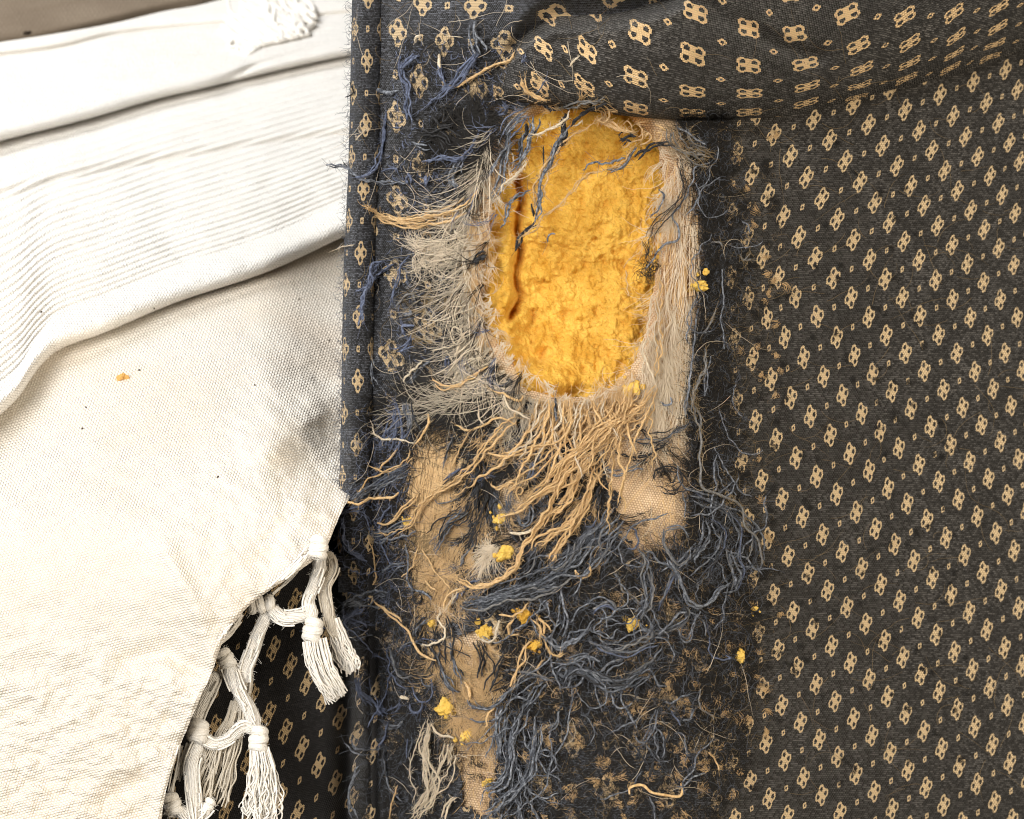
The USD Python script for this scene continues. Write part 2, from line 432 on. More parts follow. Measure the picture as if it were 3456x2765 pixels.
def in_tear(x, y):
    u, v = jag(x, y, 40, 40, 3)
    u, v = u + 26 * fbm(x, y, 13, 2, 8), v + 26 * fbm(x, y, 13, 2, 9)
    r = np.zeros(np.shape(x), bool)
    for t in TEARS:
        r |= inside(t, u, v)
    return r


def panel(name, xs, ys, depth, mat, uv=None, keep=None, wv=None, label=None, parent=None):
    X, Y = np.meshgrid(xs, ys)
    x, y = X.ravel(), Y.ravel()
    f = grid_faces(len(ys), len(xs))
    if keep is not None:
        f = f[keep(x[f].mean(1), y[f].mean(1))]
    v = ray(x, y, depth(x, y))
    st = uv(np.stack([x, y], -1) / 1000) if uv is not None else None
    used_v = np.unique(f)
    re = np.zeros(len(x), int); re[used_v] = np.arange(len(used_v))
    w = np.stack([x, y], -1) if wv is None else wv(x, y)
    return put(parent or sofa, name, v[used_v], tri(re[f]), mat, None if st is None else st[used_v], w[used_v], label=label)


ar = np.arange
panel('front_panel', ar(1245, 2401, 5.0), ar(-160, 2951, 5.0), lambda x, y: arm_depth(x, y) - above_crease(x, y), M['front'], front_uv, lambda x, y: ~in_tear(x, y) & (y < roll_low(x) + 400 + 9999 * (x < 2400)))
panel('side_panel', ar(2396, 3761, 8.0), ar(60, 2951, 8.0), lambda x, y: arm_depth(x, y) + .001, M['side'], side_uv, lambda x, y: ~in_tear(x, y))

# rolled top of the arm
cols = ar(1665, 3761, 8.0)
lo = roll_low(cols); tp = np.maximum(roll_top(cols) - 12, lo - 800)
ph = np.concatenate([[0.0], (1 - np.cos(np.linspace(0.02, 1, 70) * math.pi / 2))])
px_ = np.tile(cols, (len(ph), 1)); py_ = lo - ph[:, None] * (lo - tp)
d_ = arm_depth(px_, np.maximum(py_, -400)) - roll_bulge(px_, py_)
d_[0] = arm_depth(cols, lo) + .012
put(sofa, 'arm_roll', ray(px_, py_, d_).reshape(-1, 3), tri(grid_faces(*px_.shape)), M['roll'], roll_uv(np.stack([px_, py_], -1).reshape(-1, 2) / 1000), np.stack([px_ + .4 * py_, py_ - .25 * px_], -1))

# piping down the inner edge of the arm
ys = ar(-200, 2001, 8.0); th = np.radians(np.linspace(-118, 118, 40))
W_, T_ = np.meshgrid(ys, th, indexing='ij')
wx = welt_mid(W_) + WR * np.sin(T_) * (1 + .05 * fbm(W_, T_ * 50, 60, 2, 3)); wd = 1.076 - WR * K * 1.36 * np.cos(T_) + .003 * fbm(W_, T_ * 30, 90, 2, 8)
put(sofa, 'welt', ray(wx, W_, wd).reshape(-1, 3), tri(grid_faces(*W_.shape)), M['front'], welt_uv(np.stack([T_ * 62, W_ - 206], -1).reshape(-1, 2)), np.stack([T_ * 80, W_], -1))

# sofa front under the seat, turning into the fold beside the arm
fold = pc((1700, 1150), (2100, 1172), (2450, 1180), (2950, 1165))
low_d = lambda x, y: 1.075 + .025 * np.exp(-((x - fold(y)) / 45) ** 2) - .012 * np.exp(-((x - fold(y) - 75) / 40) ** 2) - .010 * sst(900, 400, x) + .004 * fbm(x, y, 150, 3, 31)
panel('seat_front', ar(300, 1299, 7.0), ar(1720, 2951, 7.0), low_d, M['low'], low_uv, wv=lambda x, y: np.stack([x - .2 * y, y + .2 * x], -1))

# foam behind the cover
CREV = [(1748, 610), (1762, 690), (1738, 770), (1756, 850), (1738, 930), (1750, 1000), (1722, 1070)]


def foam_depth(x, y):
    edge = seg_dist(HOLE + HOLE[:1], x, y)
    hd = .016 + .014 * np.clip(edge / 260, 0, 1) + .012 * sst(1850, 2180, x)
    n = .020 * fbm(x, y, 150, 3, 41) + .012 * np.abs(fbm(x, y, 70, 3, 49)) + .005 * fbm(x, y, 34, 3, 42)
    bl = .0034 * np.abs(fbm(x, y, 22, 3, 43)) * 2.6
    c = .015 * np.exp(-(seg_dist(CREV, x + 26 * fbm(x, y, 50, 3, 44), y) / (15 + 12 * fbm(x, y, 60, 2, 45))) ** 2)
    c = c + .030 * np.clip(fbm(x, y * .7, 62, 3, 46) - .10, 0, 1) + .03 * np.clip(fbm(x, y, 30, 2, 47) - .24, 0, 1)
    lump = .011 * np.clip(fbm(x, y, 48, 2, 48) + .15, 0, 1) * (np.exp(-((x - 1790) / 110) ** 2 - ((y - 1190) / 120) ** 2) + np.exp(-((x - 1690) / 60) ** 2 - ((y - 950) / 300) ** 2)) * 2.2 + .009 * np.exp(-((x - 1700) / 70) ** 2 - ((y - 1020) / 260) ** 2) + .010 * np.exp(-((x - 1830) / 120) ** 2 - ((y - 1290) / 60) ** 2) + .012 * np.exp(-((x - 1760) / 80) ** 2 - ((y - 480) / 60) ** 2)
    return arm_plan(x) + hd + n - bl + c - lump


panel('foam', ar(1550, 2391, 3.5), ar(300, 1441, 3.5), foam_depth, M['foam'], label='exposed orange yellow foam inside the torn hole')


def lining_depth(x, y):
    e = np.where(inside(HOLE, x, y), 0, seg_dist(HOLE + HOLE[:1], x, y))
    return arm_depth(x, y) + .0045 + .012 * np.exp(-e / 26) + .003 * fbm(x, y, 80, 3, 61) + .003 * sst(40, 0, e)


panel('lining', ar(1340, 2431, 5.0), ar(340, 2800, 5.0), lining_depth, M['lining'], keep=lambda x, y: ~inside(HOLE, *jag(x, y, 12, 30, 71)), wv=lambda x, y: np.stack([x + .12 * y + 8 * fbm(x, y, 120, 2, 4), y - .15 * x + 14 * fbm(x, y, 150, 2, 6)], -1),
      label='tan burlap lining laid bare around the foam')

# ------------------------------------------------------------------ the throw blanket
throw = thing('throw_blanket', 'white woven throw with ribbed band and knotted fringe spread over the sofa seat', 'blanket')
H_SEAT = .552


def plane(y):
    return H_SEAT / np.maximum((y - 1382.5) * K * math.cos(PITCH) + math.sin(PITCH), .05)


def seat(x, y):
    a = plane(y); b = .985
    d = .5 * (a + b + np.sqrt((a - b) ** 2 + .05 ** 2))
    return d


hem = pc((600, 1260), (1500, 1240), (1650, 1196), (1730, 1152), (1800, 1122), (1850, 1100), (1920, 1020), (2000, 900), (2050, 835), (2110, 785), (2190, 742), (2250, 722), (2330, 688), (2440, 640), (2560, 592), (2680, 558), (2765, 545), (3000, 520))


def lower(x, y):
    d = seat(x, y)
    d = d + .046 * sst(860, 1230, x) * sst(2000, 1500, y)
    r = sst(500, 1150, x + .25 * (y - 1500)) * sst(1150, 1700, y + .2 * x)
    d = d + .020 * fbm(x + .5 * y, (y - .35 * x) * 2.2, 330, 3, 81) * (.35 + r)
    d = d + (.010 * fbm(x * .55 + y * .8, (y - .8 * x), 95, 3, 82)) * (.12 + 1.7 * r) + .010 * fbm(x, y * 1.7, 70, 3, 83) * sst(2050, 2400, y) * 1.1 + .004 * fbm(x, y * 1.4, 34, 2, 84) * sst(1900, 2400, y)
    for pl, w, a in (([(820, 1330), (1000, 1260), (1200, 1225)], 90, .004), ([(880, 1480), (1040, 1400), (1200, 1330)], 70, -.005), ([(560, 1860), (640, 2000), (690, 2150), (730, 2240)], 40, -.004), ([(380, 2700), (430, 2660), (520, 2620)], 40, .006),
                     ([(950, 1700), (1050, 1500), (1150, 1420)], 60, .005), ([(420, 2230), (560, 2200), (660, 2260)], 40, .007)):
        d = d + a * np.exp(-(seg_dist(pl, x, y) / w) ** 2)
    return d


nr, nc = 460, 210
ty = np.linspace(560, 2960, nr); t = np.linspace(0, 1, nc)
hx = hem(ty)[:, None] + 4 * fbm(ty, ty * 0, 18, 2, 7)[:, None]
LX = -220 + (hx + 220) * t[None]; LY = np.tile(ty[:, None], (1, nc))
LD = lower(LX, LY) + .002 * sst(14, 0, hx - LX)
sw = math.radians(-14)
put(throw, 'cloth', ray(LX, LY, LD).reshape(-1, 3), tri(grid_faces(nr, nc)), M['white'], weave=np.stack([LX * math.cos(sw) + LY * math.sin(sw), -LX * math.sin(sw) + LY * math.cos(sw)], -1))

A = pc((-220, 1560), (0, 1402), (60, 1345), (130, 1245), (190, 1188), (350, 1125), (600, 1020), (900, 920), (1160, 800), (1300, 740))
B = pc((-220, 540), (0, 478), (300, 402), (550, 330), (700, 296), (900, 248), (1180, 188), (1300, 170))
D = pc((-220, 178), (0, 143), (200, 112), (400, 75), (560, 37), (660, 20), (760, -5), (900, -40), (1300, -110))
FOLD1 = pc((-220, 700), (0, 655), (250, 590), (600, 528), (900, 480), (1150, 448), (1300, 430))
TOPC = pc((-220, 210), (0, 188), (200, 160), (380, 118), (600, 92), (900, 70), (1300, 30))
dome = lambda e, w: np.sqrt(np.clip(1 - (1 - np.clip(e / w, 0, 1)) ** 2, 0, 1))


def upper(x, y):
    a, b = A(x), B(x)
    e = a - y
    q = np.clip(e / (a - b), 0, 1)
    band = 118 - 30 * sst(200, 0, x)
    h = .019 * dome(e, 62) - .009 * sst(50, band + 14, e)
    rib = sst(band - 6, band + 16, e) * sst(.995, .96, q)
    h = h + .0008 * rib * np.sin(2 * math.pi * (33 * q ** .86 + 1.2 * fbm(x, y, 500, 2, 91))) * (1 + .8 * fbm(x, y, 60, 2, 92))
    h = h + .006 * sst(-20, 30, FOLD1(x) - y) * sst(.97, .8, q) - .0022 * np.exp(-((y - FOLD1(x) - 4) / 15) ** 2) * sst(0, 500, x)
    e2 = b - y
    h = h + .027 * dome(e2, 52) * (e2 > 0) - .014 * sst(40, 98, e2)
    cr = pc((-220, 330), (700, 290), (760, 268), (860, 222), (1000, 180), (1180, 132), (1300, 110))
    h = h - .006 * np.exp(-((y - cr(x)) / 14) ** 2) * sst(680, 860, x)
    h = h - .006 * np.exp(-((y - TOPC(x)) / 8) ** 2) + .006 * sst(0, 40, TOPC(x) - y)
    h = h + .006 * fbm(x, y * 2.2, 260, 3, 93)
    h = h + .0022 * fbm(x + .4 * y, y * 1.8, 85, 3, 97)
    return h


nc = 190
ux = np.linspace(-220, 1290, nc)
rowsq = np.concatenate([np.linspace(0, .12, 60) ** 1.3 * .12 / .12 ** 1.3, np.linspace(.1215, .80, 330), np.linspace(.8015, 1, 140)])
UX = np.tile(ux, (len(rowsq), 1)); yA, yD = A(ux), D(ux)
UY = yA - rowsq[:, None] * (yA - yD)
UD = np.minimum(plane(UY), 9) + .075 * sst(880, 1230, UX) * sst(2000, 1500, UY) * sst(700, 1100, UY) - upper(UX, UY) * 1.9
first = lower(UX[0], UY[0]) + .004
UD = np.where(UX * 0 + UY > 0, np.minimum(UD, lower(UX, UY) - .0005), UD)
UD[0] = first
put(throw, 'ribbed_fold', ray(UX, UY, UD).reshape(-1, 3), tri(grid_faces(*UX.shape)), M['ribbed'], weave=np.stack([UX, UY], -1))

# shaded cloth of the sofa's back behind the throw
xs = ar(-400, 1350, 12.0); ysb = ar(-300, 260, 6.0)
panel('back_cushion', xs, ysb, lambda x, y: plane(D(x) - 6) + .02 + .05 * sst(0, 200, D(x) - y) + .035 * fbm(x * .35 + y, y * 3 + .6 * x, 190, 3, 95), M['taupe'], label='shaded taupe back of the sofa')

# ------------------------------------------------------------------ yarns
def spline(pts, step=5.0):
    p = np.array(pts, float)
    if len(p) == 2:
        p = np.array([p[0], p.mean(0), p[1]])
    seg = np.maximum(np.hypot(*np.diff(p, axis=0)[:, :2].T), 1e-3)
    s = np.concatenate([[0], np.cumsum(np.sqrt(seg))])
    n = max(4, int(seg.sum() / step))
    u = np.linspace(0, s[-1], n * 4)
    t = np.zeros_like(p)
    t[1:-1] = (p[2:] - p[:-2]) / (s[2:] - s[:-2])[:, None]
    t[0], t[-1] = (p[1] - p[0]) / (s[1] - s[0]), (p[-1] - p[-2]) / (s[-1] - s[-2])
    i = np.clip(np.searchsorted(s, u, 'right') - 1, 0, len(p) - 2)
    h = (s[i + 1] - s[i])[:, None]; r = ((u - s[i])[:, None]) / h
    c = (2 * r ** 3 - 3 * r ** 2 + 1) * p[i] + (r ** 3 - 2 * r ** 2 + r) * h * t[i] + (-2 * r ** 3 + 3 * r ** 2) * p[i + 1] + (r ** 3 - r ** 2) * h * t[i + 1]
    l = np.concatenate([[0], np.cumsum(np.hypot(*np.diff(c, axis=0)[:, :2].T))])
    m = max(4, int(l[-1] / step) + 1)
    q = np.linspace(0, l[-1], m)
    return np.stack([np.interp(q, l, c[:, k]) for k in range(c.shape[1])], -1)


def tube(c, r, sides=6, twist=0.0, lobes=0, depth=.2, phase=0.0, flat=1.0):
    """A tube along world points c; lobes > 0 grooves it lengthwise, twisting by twist radians a metre."""
    c = np.asarray(c, float); n = len(c)
    r = np.broadcast_to(r, (n,))
    t = np.gradient(c, axis=0); t /= np.linalg.norm(t, axis=1, keepdims=True) + 1e-12
    ref = to_world(np.array([0, -1.0, 0])) - to_world(np.zeros(3))
    a = np.cross(t, ref); bad = np.linalg.norm(a, axis=1) < .15
    a[bad] = np.cross(t[bad], [.9, .3, .2])
    a /= np.linalg.norm(a, axis=1, keepdims=True) + 1e-12
    b = np.cross(t, a)
    l = np.concatenate([[0], np.cumsum(np.linalg.norm(np.diff(c, axis=0), axis=1))])
    th = np.arange(sides) * 2 * math.pi / sides
    w = np.ones((n, sides))
    if lobes:
        w = 1 - depth + depth * np.abs(np.cos(lobes / 2 * (th[None] + twist * l[:, None]) + phase)) ** .7
    R = r[:, None] * w
    v = c[:, None] + R[..., None] * (np.cos(th)[None, :, None] * a[:, None] + flat * np.sin(th)[None, :, None] * b[:, None])
    i, j = np.meshgrid(np.arange(n - 1), np.arange(sides), indexing='ij')
    q = np.stack([i * sides + j, i * sides + (j + 1) % sides, (i + 1) * sides + (j + 1) % sides, (i + 1) * sides + j], -1).reshape(-1, 4)
    v = np.vstack([v.reshape(-1, 3), c[:1], c[-1:]])
    k = n * sides
    cap0 = np.array([[k, (x + 1) % sides, x] for x in range(sides)])
    cap1 = np.array([[k + 1, k - sides + x, k - sides + (x + 1) % sides] for x in range(sides)])
    global last_st
    last_st = np.vstack([np.stack([np.tile(np.minimum(th, 2 * math.pi - th) / math.pi, (n, 1)), np.repeat(l[:, None] / K, sides, 1)], -1).reshape(-1, 2), [[0, 0], [0, l[-1] / K]]])
    return v, np.vstack([tri(q), cap0, cap1])


def join(parts):
    vs, fs, n = [], [], 0
    for v, f in parts:
        vs.append(v); fs.append(f + n); n += len(v)
    return np.vstack(vs), np.vstack(fs)


REG = {'R2': (1100, 0, .5566), 'R4': (1100, 600, .4637), 'R5': (1800, 600, .4637), 'R6': (1100, 1300, .4637), 'R7': (1800, 1300, .4637), 'R8': (1100, 1965, .4637),
       'R9': (1800, 1965, .4637), 'RA': (1650, 300, .4058), 'RF': (400, 1765, .58), 'RG': (500, 2100, .3856), 'S': (0, 0, 1.0)}
